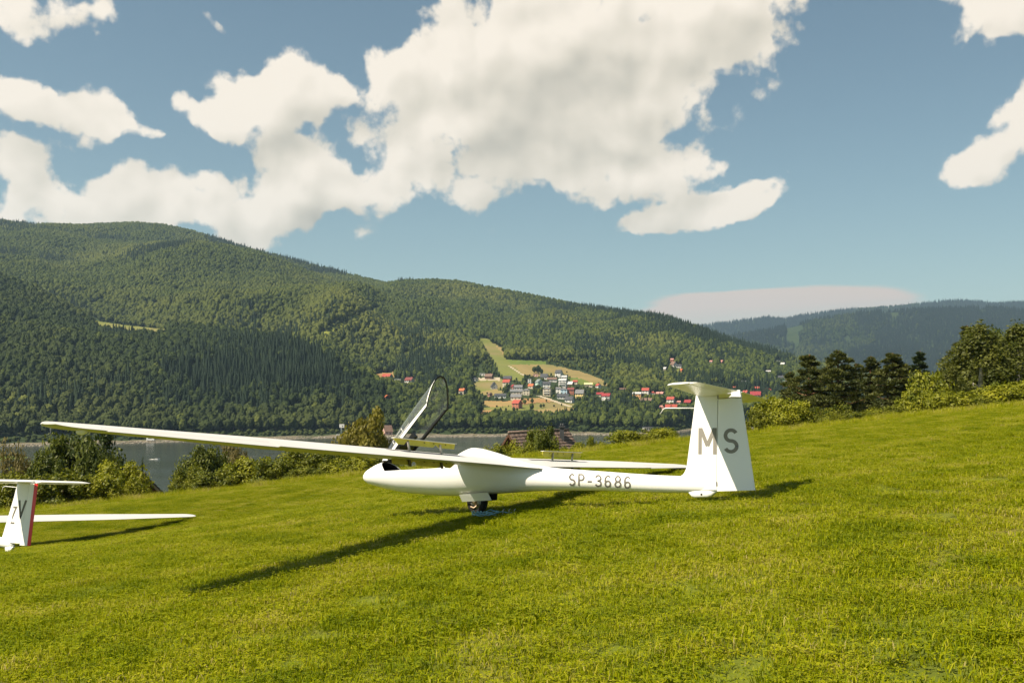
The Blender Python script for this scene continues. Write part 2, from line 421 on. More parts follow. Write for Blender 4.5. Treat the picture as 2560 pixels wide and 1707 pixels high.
# ------------------------------------------------------------------ the lie of the land
LAKE = -45.0
def gz(x, y):
    """near meadow and the slope that drops from its edge to the lake"""
    x = np.asarray(x, float); y = np.asarray(y, float)
    z = -1.297 + 0.104 * x - 0.0354 * y
    z = z - 0.66 * np.exp(-((x + 10.0) / 6.0) ** 2 - ((y - 28.5) / 7.5) ** 2)
    k = np.clip(0.13 - 0.0015 * x, 0.05, 0.20)
    e = y - 44.0
    z = z - k * (np.sqrt(e * e + 9.0) + e) / 2
    e2 = y - 380.0
    z = z - 0.28 * (np.sqrt(e2 * e2 + 100.0) + e2) / 2
    z = z + (fbm(x * .22, y * .22, 3, 1) - .5) * 0.06 * np.clip((y - 2) / 10, 0.3, 1) + (fbm(x * .05, y * .05, 4, 3) - .5) * np.clip((y - 60) / 60, 0, 1) * 2
    return np.maximum(z, -48.5)
def gz1(x, y): return float(gz(np.array([x]), np.array([y]))[0])

# far side of the lake: for every column of the photograph the slope is a profile over depth
I = np.interp
def cols(x):
    ys = I(x, [-900, 0, 300, 500, 900, 1200, 1430, 1650, 1725, 2000, 2600, 3600], [1130, 1117, 1109, 1103, 1093, 1092, 1087, 1088, 1077, 1072, 1072, 1080])
    ds = 45 * F / (ys - Y0)
    yc = I(x, [-1200, -300, 0, 85, 221, 417, 553, 723, 808, 884, 950, 1010, 1060, 1100, 1300, 1700, 2560, 3600],
              [650, 655, 700, 728, 792, 820, 838, 862, 890, 934, 975, 1020, 1040, 1042, 1030, 1030, 1035, 1040])
    dc = I(x, [-600, 0, 400, 700, 884, 1010, 1100, 1300, 1700, 2560], [1700, 1500, 1400, 1280, 1180, 1110, 1110, 1090, 1170, 1270])
    dip = I(x, [-600, 700, 900, 1000], [46, 40, 18, 0])
    yt = I(x, [-1500, -700, -300, 0, 130, 250, 330, 400, 480, 540, 600, 700, 800, 900, 965, 1020, 1080, 1150, 1220, 1300, 1400, 1500, 1600, 1700, 1775, 1850, 1950, 2050, 2150, 2300, 2560, 3200, 3800],
              [660, 600, 584, 578, 574, 568, 564, 568, 585, 603, 622, 648, 674, 700, 716, 712, 709, 713, 727, 742, 763, 784, 803, 823, 842, 866, 892, 918, 942, 968, 990, 1000, 1000])
    dt = I(x, [-600, 800, 900, 1080, 1300, 1700, 2000, 2300, 2600], [3250, 3200, 3050, 2650, 2600, 2350, 2050, 1850, 1800])
    return ys, ds, yc, dc, dip, yt, dt
def zprof(x, d):
    """height of the far side at photo column x, depth d (arrays)"""
    ys, ds, yc, dc, dip, yt, dt = cols(x)
    zb = LAKE + 3.5
    zc = (Y0 - yc) / F * dc
    zt = (Y0 - yt) / F * dt
    t1 = np.clip((d - ds - 45) / (dc - ds - 45), 0, 1)
    lo = zb + (zc - zb) * (t1 ** 0.92)
    bank = LAKE - 4 + np.clip((d - ds + 40) / 40, 0, 1) * 4 + np.clip((d - ds) / 8, 0, 1) * 1.6 + np.clip((d - ds - 8) / 40, 0, 1) * 1.9
    z = np.where(d < ds + 45, bank, lo)
    t2 = np.clip((d - dc) / (dt - dc), 0, 1)
    hi = zc + (zt - zc) * t2 ** (1.10 - .08 * np.clip(dip / 14, 0, 1))
    hi = hi - dip * np.sin(np.clip((d - dc) / 420, 0, 1) * math.pi) * 1.1
    z = np.where(d > dc, hi, z)
    z = np.where(d > dt, zt - (d - dt) * 0.22, z)
    # gullies and spurs
    wx = (x - PW / 2) / F * d
    amp = np.clip((d - ds - 60) / 600, 0, 1) * np.where(x < 1050, 1.0, np.clip((d - 1500) / 500, 0.08, 1))
    edge = np.clip(np.abs(d - dt) / 300, 0, 1) * np.clip(np.abs(d - dc) / 160, .15, 1)
    z = z + amp * edge * ((fbm(wx / 330 + 40, d / 480, 11, 4) - .5) * 130)
    z = z + amp * edge * np.exp(-((x - (1010 - (d - 1750) / 900 * -0 - (2650 - d) * .17)) / 60) ** 2) * 26      # spur that catches the sun
    return z
def zfar(wx, d): 
    return zprof(np.asarray(wx) / np.asarray(d) * F + PW / 2, np.asarray(d, float))

dmarch = np.concatenate([np.arange(700, 2000, 2.0), np.arange(2000, 3400, 4.0)])
def hit(x, y, dmin=0):
    """where the ray through photo pixel x, y meets the far side"""
    z = zprof(np.full(dmarch.shape, float(x)), dmarch)
    yy = Y0 - F * z / dmarch
    ok = (yy <= y) & (dmarch > dmin)
    if not ok.any(): i = len(dmarch) - 1
    else: i = int(np.argmax(ok))
    d = dmarch[i]
    return Vector(((x - PW / 2) / F * d, d, z[i]))

# ground materials -------------------------------------------------
def ground_material(name, c1, c2, scale, c3=None, s3=1.0, rough=0.95, bump=0.4, bscale=None):
    m = bpy.data.materials.new(name); m.use_nodes = True; nt = m.node_tree; N = nt.nodes.new
    b = nt.nodes['Principled BSDF']; b.inputs['Roughness'].default_value = rough; b.inputs['Specular IOR Level'].default_value = 0.1
    tc = N('ShaderNodeTexCoord'); n = N('ShaderNodeTexNoise'); n.inputs['Scale'].default_value = scale; n.inputs['Detail'].default_value = 8; n.inputs['Roughness'].default_value = .65
    link(nt, tc.outputs['Object'], n.inputs['Vector'])
    r = N('ShaderNodeMapRange'); r.inputs['From Min'].default_value = .35; r.inputs['From Max'].default_value = .65; link(nt, n.outputs[0], r.inputs['Value'])
    mx = N('ShaderNodeMix'); mx.data_type = 'RGBA'; mx.inputs[6].default_value = (*c1, 1); mx.inputs[7].default_value = (*c2, 1); link(nt, r.outputs[0], mx.inputs[0])
    o = mx.outputs[2]
    if c3:
        n3 = N('ShaderNodeTexNoise'); n3.inputs['Scale'].default_value = s3; n3.inputs['Detail'].default_value = 6; link(nt, tc.outputs['Object'], n3.inputs['Vector'])
        r3 = N('ShaderNodeMapRange'); r3.inputs['From Min'].default_value = .5; r3.inputs['From Max'].default_value = .68; link(nt, n3.outputs[0], r3.inputs['Value'])
        m3 = N('ShaderNodeMix'); m3.data_type = 'RGBA'; link(nt, r3.outputs[0], m3.inputs[0]); link(nt, o, m3.inputs[6]); m3.inputs[7].default_value = (*c3, 1)
        o = m3.outputs[2]
    link(nt, o, b.inputs['Base Color'])
    bp = N('ShaderNodeBump'); bp.inputs['Strength'].default_value = bump; n2 = N('ShaderNodeTexNoise'); n2.inputs['Scale'].default_value = bscale or scale * 4
    link(nt, tc.outputs['Object'], n2.inputs['Vector']); link(nt, n2.outputs[0], bp.inputs['Height']); link(nt, bp.outputs[0], b.inputs['Normal'])
    return m
M_MEADOW = ground_material('meadow_soil', (.075, .095, .012), (.13, .15, .015), .9, (.14, .12, .03), .35)
M_FOREST = ground_material('forest_floor', (.020, .034, .012), (.035, .05, .016), .02)
M_HAY = ground_material('hay_meadow', (.115, .135, .030), (.155, .160, .042), .02, (.19, .155, .065), .012)
M_GREEN = ground_material('green_field', (.085, .125, .022), (.125, .155, .032), .03)
M_TAN = ground_material('stubble_field', (.20, .155, .058), (.25, .19, .08), .02, (.14, .14, .045), .015)
M_PLOUGH = ground_material('ploughed_field', (.26, .145, .06), (.30, .19, .08), .03, (.22, .17, .065), .03)
M_DIRT = ground_material('dirt_road', (.32, .27, .19), (.40, .34, .25), .05)
M_SHORE = ground_material('shore_sand', (.10, .085, .055), (.17, .145, .10), .12, (.05, .06, .025), .05)
M_YELLOW = ground_material('scrub_clearing', (.16, .18, .035), (.24, .24, .05), .03)

# near ground: the meadow and the hillside below it
rows = np.concatenate([np.arange(-8, 46, .45), 46 + np.cumsum(np.geomspace(.6, 16, 78))])
rows = rows[rows < 520]
U = np.linspace(-1, 1, 200)
X = U[None, :] * (40 + np.maximum(rows[:, None], 0) * .95); Y = np.repeat(rows[:, None], len(U), 1)
Z = gz(X, Y)
nr, nc = X.shape
idx = np.arange(nr * nc).reshape(nr, nc)
Fq = np.stack([idx[:-1, :-1], idx[:-1, 1:], idx[1:, 1:], idx[1:, :-1]], -1).reshape(-1, 4)
obj('meadow', mesh_np('meadow', np.stack([X, Y, Z - .014], -1).reshape(-1, 3), Fq, True, mats=[M_MEADOW]), kind='structure')

# far side: hills, split into the pieces of land that look different
cx = np.concatenate([np.arange(-1500, -60, 24), np.arange(-60, 2620, 5), np.arange(2620, 3900, 24)])
dv = [640.0]
while dv[-1] < 3700: dv.append(dv[-1] + (3.0 if dv[-1] < 1250 else 0.0045 * dv[-1] if dv[-1] < 2300 else .011 * dv[-1]))
dv = np.array(dv)
CX, DV = np.meshgrid(cx, dv)
ZF = zprof(CX, DV)
YP = Y0 - F * ZF / DV
XW = (CX - PW / 2) / F * DV
FIELDS = [
    ('ski_slope', M_HAY, [(1190, 844), (1222, 847), (1232, 857), (1244, 868), (1262, 886), (1268, 900), (1282, 914), (1300, 928), (1312, 938), (1303, 952), (1270, 951), (1255, 941), (1246, 925), (1235, 905), (1218, 885), (1203, 864)]),
    ('bare_slope', M_TAN, [(1232, 857), (1243, 865), (1262, 873), (1266, 899), (1254, 880)]),
    ('upper_meadow', M_GREEN, [(1268, 900), (1330, 900), (1366, 904), (1366, 912), (1310, 911), (1280, 913)]),
    ('stubble_field', M_TAN, [(1274, 911), (1312, 911), (1366, 911), (1402, 917), (1442, 926), (1482, 939), (1514, 954), (1530, 965), (1490, 962), (1450, 950), (1420, 940), (1402, 930), (1390, 939), (1330, 942), (1310, 939), (1296, 924)]),
    ('hay_meadow', M_GREEN, [(1418, 941), (1455, 947), (1492, 960), (1475, 965), (1432, 958)]),
    ('village_pasture', M_HAY, [(1194, 950), (1257, 946), (1264, 965), (1258, 974), (1236, 971), (1216, 982), (1188, 980), (1185, 964)]),
    ('garden_plot', M_TAN, [(1196, 981), (1217, 976), (1240, 972), (1262, 979), (1240, 986), (1210, 987)]),
    ('ploughed_field', M_PLOUGH, [(1199, 1001), (1260, 1003), (1330, 994), (1376, 996), (1384, 1004), (1330, 1008), (1290, 1012), (1230, 1018), (1210, 1013)]),
    ('village_green', M_HAY, [(1199, 1019), (1230, 1018), (1290, 1012), (1384, 1005), (1442, 1010), (1444, 1020), (1380, 1023), (1290, 1026), (1222, 1026)]),
    ('lower_field', M_PLOUGH, [(1198, 1026), (1232, 1024), (1224, 1036), (1202, 1034)]),
    ('lower_stubble', M_TAN, [(1336, 1023), (1436, 1018), (1428, 1027), (1346, 1034)]),
    ('sand_yard', M_DIRT, [(1196, 945), (1252, 943), (1248, 950), (1200, 951)]),
    ('ridge_clearing', M_HAY, [(221, 780), (255, 797), (278, 800), (372, 812), (425, 824), (400, 838), (300, 826), (250, 818), (230, 800)]),
    ('house_yard', M_PLOUGH, [(928, 935), (985, 930), (996, 942), (940, 948)]),
    ('house_yard', M_TAN, [(1028, 946), (1044, 949), (1041, 961), (1026, 960)]),
    ('scrub_clearing', M_YELLOW, [(798, 846), (828, 812), (880, 790), (930, 774), (956, 765), (935, 790), (882, 812), (858, 832), (842, 852), (815, 857)]),
    ('small_meadow', M_HAY, [(1678, 922), (1703, 922), (1708, 933), (1683, 936)]),
    ('small_meadow', M_GREEN, [(1636, 944), (1672, 951), (1672, 961), (1648, 958)]),
    ('small_field', M_TAN, [(1900, 1002), (1940, 1007), (1934, 1014), (1896, 1013)]),
    ('small_field', M_TAN, [(1960, 903), (1998, 908), (1996, 914), (1962, 909)]),
    ('clearing', M_HAY, [(1056, 1037), (1140, 1010), (1152, 1008), (1142, 1021), (1080, 1044)]),
    ('dirt_road', M_DIRT, [(1340, 988.5), (1352, 988.5), (1432, 1016), (1420, 1016.5)]),
    ('slope_track', M_DIRT, [(1270, 914), (1274, 914), (1313, 939), (1307, 939)]),
]
fx = (CX[:-1, :-1] + CX[1:, 1:]) / 2; fy = (YP[:-1, :-1] + YP[1:, 1:]) / 2; fd = (DV[:-1, :-1] + DV[1:, 1:]) / 2
fz = (ZF[:-1, :-1] + ZF[1:, 1:]) / 2
cls = np.zeros(fx.shape, int)
shore_top = LAKE + 1.5 + 1.2 * fbm(fx / 40, fd / 30, 21, 3)
cls[(fz < shore_top) & (fd < cols(fx)[1] + 30)] = 1
jx = fx + (fbm(fx / 7, fy / 4, 31, 3) - .5) * 9; jy = fy + (fbm(fx / 7 + 50, fy / 4, 32, 3) - .5) * 4
vis_d = np.where(fx < 1010, cols(fx)[3] + 200, 1e9)
for k, (nm, m, poly) in enumerate(FIELDS):
    j = (fx, fy) if 'road' in nm or 'track' in nm else (jx, jy)
    dlo = cols(fx)[1] + 20
    dhi = 1e9
    if nm == 'ridge_clearing': dlo, dhi = cols(fx)[3] - 170, cols(fx)[3] + 60
    if nm == 'scrub_clearing': dlo = 1500
    cls[in_poly(j[0], j[1], poly) & (fd > dlo) & (fd < dhi)] = k + 2
nr, nc = CX.shape
idx = np.arange(nr * nc).reshape(nr, nc)
FQ = np.stack([idx[:-1, :-1], idx[:-1, 1:], idx[1:, 1:], idx[1:, :-1]], -1)
VV = np.stack([XW, DV, ZF], -1).reshape(-1, 3)
def submesh(nm, mask, mat):
    f = FQ[mask]
    if not len(f): return
    u, inv = np.unique(f, return_inverse=True)
    obj(nm, mesh_np(nm, VV[u], inv.reshape(-1, 4), True, mats=[mat]), kind='structure')
submesh('hills', cls == 0, M_FOREST)
submesh('lake_shore', cls == 1, M_SHORE)
for k, (nm, m, poly) in enumerate(FIELDS): submesh(nm, cls == k + 2, m)

# the two far ranges on the right
fcx = np.concatenate([np.arange(-1500, 1400, 60), np.arange(1400, 2700, 9), np.arange(2700, 3900, 40)])
fdv = np.concatenate([np.arange(3500, 5400, 45), np.arange(5400, 8200, 90)])
def zfar2(x, d):
    y2 = I(x, [1000, 1500, 1790, 1920, 2056, 2150, 2246, 2340, 2437, 2500, 2560, 2900, 3600], [930, 890, 850, 830, 800, 786, 779, 776, 772, 774, 781, 800, 780])
    y1 = I(x, [1000, 1500, 1790, 1920, 1955, 2010, 2110, 2246, 2342, 2396, 2491, 2560, 2900, 3600], [900, 850, 812, 795, 800, 790, 777, 768, 757, 753, 761, 757, 740, 780])
    z2 = (Y0 - y2) / F * 5000; z1 = (Y0 - y1) / F * 7300
    t = np.clip((d - 3500) / 1500, 0, 1)
    z = -40 + (z2 + 40) * t ** .95
    z = z + (fbm((x - 1280) / F * d / 700, d / 900, 41, 4) - .5) * 150 * np.sin(t * math.pi)
    t2 = np.clip((d - 5000) / 2300, 0, 1)
    z = np.where(d > 5000, z2 + (z1 - z2) * t2 - 160 * np.sin(t2 * math.pi), z)
    return np.where(d > 7300, z1 - (d - 7300) * .2, z)
GX, GD = np.meshgrid(fcx, fdv); GZ = zfar2(GX, GD)
nr, nc = GX.shape; idx = np.arange(nr * nc).reshape(nr, nc)
obj('far_hills', mesh_np('far_hills', np.stack([(GX - 1280) / F * GD, GD, GZ], -1).reshape(-1, 3),
    np.stack([idx[:-1, :-1], idx[:-1, 1:], idx[1:, 1:], idx[1:, :-1]], -1).reshape(-1, 4), True, mats=[M_FOREST]), kind='structure')
# a low plain that closes the land behind and beside the hills out to the horizon
V = [(-12000, -3000, -52), (12000, -3000, -52), (12000, 12000, -52), (-12000, 12000, -52)]
obj('valley_floor', mesh_py('valley_floor', V, [(0, 1, 2, 3)], M_FOREST), kind='structure')

# lake ---------------------------------------------------------------
def lake_material():
    m = bpy.data.materials.new('lake_water'); m.use_nodes = True; nt = m.node_tree; N = nt.nodes.new
    b = nt.nodes['Principled BSDF']
    b.inputs['Base Color'].default_value = (.030, .038, .030, 1); b.inputs['Roughness'].default_value = .16; b.inputs['IOR'].default_value = 1.33
    tc = N('ShaderNodeTexCoord')
    mp = N('ShaderNodeMapping'); mp.inputs['Scale'].default_value = (.25, .5, 1); link(nt, tc.outputs['Object'], mp.inputs['Vector'])
    n = N('ShaderNodeTexNoise'); n.inputs['Scale'].default_value = 1.6; n.inputs['Detail'].default_value = 6; link(nt, mp.outputs[0], n.inputs['Vector'])
    # wind streaks: calm and ruffled bands
    mp2 = N('ShaderNodeMapping'); mp2.inputs['Scale'].default_value = (.0022, .016, 1); link(nt, tc.outputs['Object'], mp2.inputs['Vector'])
    n2 = N('ShaderNodeTexNoise'); n2.inputs['Scale'].default_value = 1.0; n2.inputs['Detail'].default_value = 5; link(nt, mp2.outputs[0], n2.inputs['Vector'])
    r = N('ShaderNodeMapRange'); r.inputs['From Min'].default_value = .40; r.inputs['From Max'].default_value = .60
    r.inputs['To Min'].default_value = .12; r.inputs['To Max'].default_value = .55; link(nt, n2.outputs[0], r.inputs['Value'])
    bp = N('ShaderNodeBump'); bp.inputs['Distance'].default_value = .35; link(nt, r.outputs[0], bp.inputs['Strength'])
    link(nt, n.outputs[0], bp.inputs['Height']); link(nt, bp.outputs[0], b.inputs['Normal'])
    return m
g = 30
V = []; Fs = []
xs_ = np.linspace(-900, 900, g); ys_ = np.linspace(180, 1300, g)
for j in range(g):
    for i in range(g): V.append((xs_[i], ys_[j], LAKE))
for j in range(g - 1):
    for i in range(g - 1): Fs.append((j * g + i, j * g + i + 1, (j + 1) * g + i + 1, (j + 1) * g + i))
obj('lake', mesh_py('lake', V, Fs, lake_material()), kind='structure')

# grassy spit that reaches into the lake at the left
V = []; Fs = []; rg, ag = 8, 28
for i in range(rg):
    for k in range(ag):
        a = 2 * math.pi * k / ag; r = i / (rg - 1); w = 1 + .12 * math.sin(3 * a + 1)
        V.append((-352 + 30 * r * w * math.cos(a), 668 + 34 * r * w * math.sin(a), LAKE + 1.1 * (1 - r ** 3) - .2))
for i in range(rg - 1):
    for k in range(ag): Fs.append((i * ag + k, i * ag + (k + 1) % ag, (i + 1) * ag + (k + 1) % ag, (i + 1) * ag + k))
obj('grassy_spit', mesh_py('grassy_spit', V, Fs, M_GREEN, True), kind='structure')

# haze -----------------------------------------------------------------
hz = MB().box((0, 4200, 470), (26000, 14800, 1046))
me = hz.mesh('haze', M_FOREST); me.materials.clear()
hm = bpy.data.materials.new('haze'); hm.use_nodes = True; hm.node_tree.nodes.clear()
ho = hm.node_tree.nodes.new('ShaderNodeOutputMaterial'); hv = hm.node_tree.nodes.new('ShaderNodeVolumePrincipled')
hv.inputs['Color'].default_value = (.50, .74, 1.0, 1); hv.inputs['Density'].default_value = 0.000055; hv.inputs['Anisotropy'].default_value = 0.15
hm.node_tree.links.new(hv.outputs[0], ho.inputs['Volume'])
me.materials.append(hm)
obj('haze', me, kind='stuff')
# ------------------------------------------------------------------ trees that cover the far hills
def forest_material(name, dark, light, patch, pscale=.004, rand=.62, transl=.12):
    m = bpy.data.materials.new(name); m.use_nodes = True; nt = m.node_tree; nt.nodes.clear(); N = nt.nodes.new
    out = N('ShaderNodeOutputMaterial'); b = N('ShaderNodeBsdfPrincipled'); t = N('ShaderNodeBsdfTranslucent'); mx = N('ShaderNodeMixShader')
    b.inputs['Roughness'].default_value = .75; b.inputs['Specular IOR Level'].default_value = .12
    oi = N('ShaderNodeObjectInfo')
    at = N('ShaderNodeAttribute'); at.attribute_name = 'tint'
    ad = N('ShaderNodeMath'); ad.operation = 'MULTIPLY_ADD'; ad.inputs[1].default_value = rand; ad.use_clamp = True
    h = N('ShaderNodeMath'); h.operation = 'MULTIPLY'; h.inputs[1].default_value = 1 - rand
    link(nt, at.outputs['Fac'], h.inputs[0]); link(nt, oi.outputs['Random'], ad.inputs[0]); link(nt, h.outputs[0], ad.inputs[2])
    c1 = N('ShaderNodeMix'); c1.data_type = 'RGBA'; c1.inputs[6].default_value = (*dark, 1); c1.inputs[7].default_value = (*light, 1); link(nt, ad.outputs[0], c1.inputs[0])
    n = N('ShaderNodeTexNoise'); n.inputs['Scale'].default_value = pscale; n.inputs['Detail'].default_value = 5; link(nt, oi.outputs['Location'], n.inputs['Vector'])
    r = N('ShaderNodeMapRange'); r.inputs['From Min'].default_value = .48; r.inputs['From Max'].default_value = .70; r.inputs['To Max'].default_value = .8; link(nt, n.outputs[0], r.inputs['Value'])
    c2 = N('ShaderNodeMix'); c2.data_type = 'RGBA'; link(nt, r.outputs[0], c2.inputs[0]); link(nt, c1.outputs[2], c2.inputs[6]); c2.inputs[7].default_value = (*patch, 1)
    link(nt, c2.outputs[2], b.inputs['Base Color']); link(nt, c2.outputs[2], t.inputs['Color'])
    mx.inputs[0].default_value = transl
    link(nt, b.outputs[0], mx.inputs[1]); link(nt, t.outputs[0], mx.inputs[2]); link(nt, mx.outputs[0], out.inputs['Surface'])
    return m
M_DECID = forest_material('broadleaf_crown', (.006, .015, .005), (.040, .058, .011), (.062, .074, .017))
M_CONIF = forest_material('conifer_crown', (.008, .018, .009), (.017, .031, .013), (.022, .038, .014))
M_BARK = material('bark', (.10, .075, .055), .9, .1, noise=(6, .35), bump=(12, .5))
M_PINEBARK = material('pine_bark', (.16, .085, .045), .9, .1, noise=(5, .35), bump=(12, .5))
M_BIRCHBARK = material('birch_bark', (.45, .42, .37), .8, .1, noise=(4, .5))

def ico(sub):
    bm = bmesh.new(); bmesh.ops.create_icosphere(bm, subdivisions=sub, radius=1)
    V = np.array([v.co[:] for v in bm.verts]); Fc = np.array([[v.index for v in f.verts] for f in bm.faces]); bm.free()
    return V, Fc
ICO3, ICO3F = ico(4)
def crown_blob(seed, rx, rz, lumps=70, narrow=0.0):
    """broadleaf crown: an uneven lump of leaf masses, base at z = 0"""
    r = np.random.RandomState(seed)
    D = r.normal(size=(lumps, 3)); D /= np.linalg.norm(D, axis=1)[:, None]
    amp = r.uniform(.12, .42, lumps); wid = r.uniform(.010, .05, lumps)
    dot = ICO3 @ D.T
    rad = .66 + (amp * np.exp(-(1 - dot) / wid)).max(1) + r.uniform(-.09, .09, len(ICO3))
    V = ICO3 * rad[:, None]
    z = V[:, 2]
    tap = np.where(z > 0, 1 - narrow * np.clip(z, 0, 1), 1.0)
    V = np.stack([V[:, 0] * rx * tap, V[:, 1] * rx * tap, (z + .92) * rz], -1)
    tint = np.clip(.5 + r.normal(size=len(ICO3F)) * .28, 0, 1)
    return V, ICO3F, tint
def trunk_mesh(h, r0, n=6):
    V = []; 
    for z, r in ((-1.0, r0 * 1.3), (h * .5, r0), (h, r0 * .5)):
        for k in range(n): V.append((r * math.cos(2 * math.pi * k / n), r * math.sin(2 * math.pi * k / n), z))
    Fc = [[i * n + k, i * n + (k + 1) % n, (i + 1) * n + (k + 1) % n] for i in range(2) for k in range(n)] + [[i * n + k, (i + 1) * n + (k + 1) % n, (i + 1) * n + k] for i in range(2) for k in range(n)]
    return np.array(V), np.array(Fc)
def far_broadleaf(name, seed, rx, rz, lift, narrow=0.0):
    V, Fc, t = crown_blob(seed, rx, rz, narrow=narrow)
    V = V + np.array([0, 0, lift])
    TV, TF = trunk_mesh(lift + rz, .3)
    return mesh_np(name, np.vstack([V, TV]), np.vstack([Fc, TF + len(V)]), False, {'tint': ('FACE', np.concatenate([t, np.zeros(len(TF))]))},
                   [M_DECID, M_BARK], np.concatenate([np.zeros(len(Fc)), np.ones(len(TF))]))
def far_conifer(name, seed, h, r, layers=9, n=9):
    rs = np.random.RandomState(seed); V = []; Fc = []; T = []
    for L in range(layers):
        t = L / layers; z0 = h * (.06 + .90 * t); rr = r * (1 - t) ** .85 * rs.uniform(.85, 1.12); zt = z0 + h * .20 * (1 - .3 * t)
        b = len(V); V.append((rs.uniform(-.1, .1), rs.uniform(-.1, .1), min(zt, h)))
        ph = rs.uniform(0, 6)
        for k in range(n * 2):
            a = math.pi * k / n + ph; q = rr * (rs.uniform(.85, 1.15) if k % 2 == 0 else rs.uniform(.45, .62))
            V.append((q * math.cos(a), q * math.sin(a), z0 - (.055 * h * (1 - t) if k % 2 == 0 else -.02 * h) + rs.uniform(-.2, .2)))
        for k in range(n * 2):
            Fc.append([b, b + 1 + k, b + 1 + (k + 1) % (n * 2)]); T.append(rs.uniform(0, 1))
    return mesh_np(name, np.array(V), np.array(Fc), False, {'tint': ('FACE', T)}, [M_CONIF])
PB = []
for k, (rx, rz, lift, nar) in enumerate([(4.6, 6.0, 2.0, .1), (3.8, 6.4, 2.5, .25), (5.0, 5.6, 2.2, 0), (3.2, 7.0, 2.0, .35), (4.2, 5.6, 1.6, .15), (4.6, 6.6, 2.4, .2)]):
    PB.append(far_broadleaf('forest_tree_a%d' % k, 50 + k, rx, rz, lift, nar))
PC = [far_conifer('forest_tree_b%d' % k, 70 + k, h, r) for k, (h, r) in enumerate([(18, 3.9), (20, 4.2), (15, 3.7), (22, 4.0)])]
PY = [far_broadleaf('forest_tree_c%d' % k, 90 + k, rx, rz, 0.3, .1) for k, (rx, rz) in enumerate([(2.3, 2.0), (2.9, 2.3)])]
M_SUNLIT = forest_material('sunlit_broadleaf_crown', (.020, .036, .007), (.086, .106, .017), (.120, .130, .026))  # lighter copy of the crowns, partly for sun and haze painted into the colour
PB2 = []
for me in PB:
    q = me.copy(); q.materials[0] = M_SUNLIT; PB2.append(q)
protos = [bpy.data.objects.new('forest_tree_%02d' % i, me) for i, me in enumerate(PB + PC + PY + PB2)]

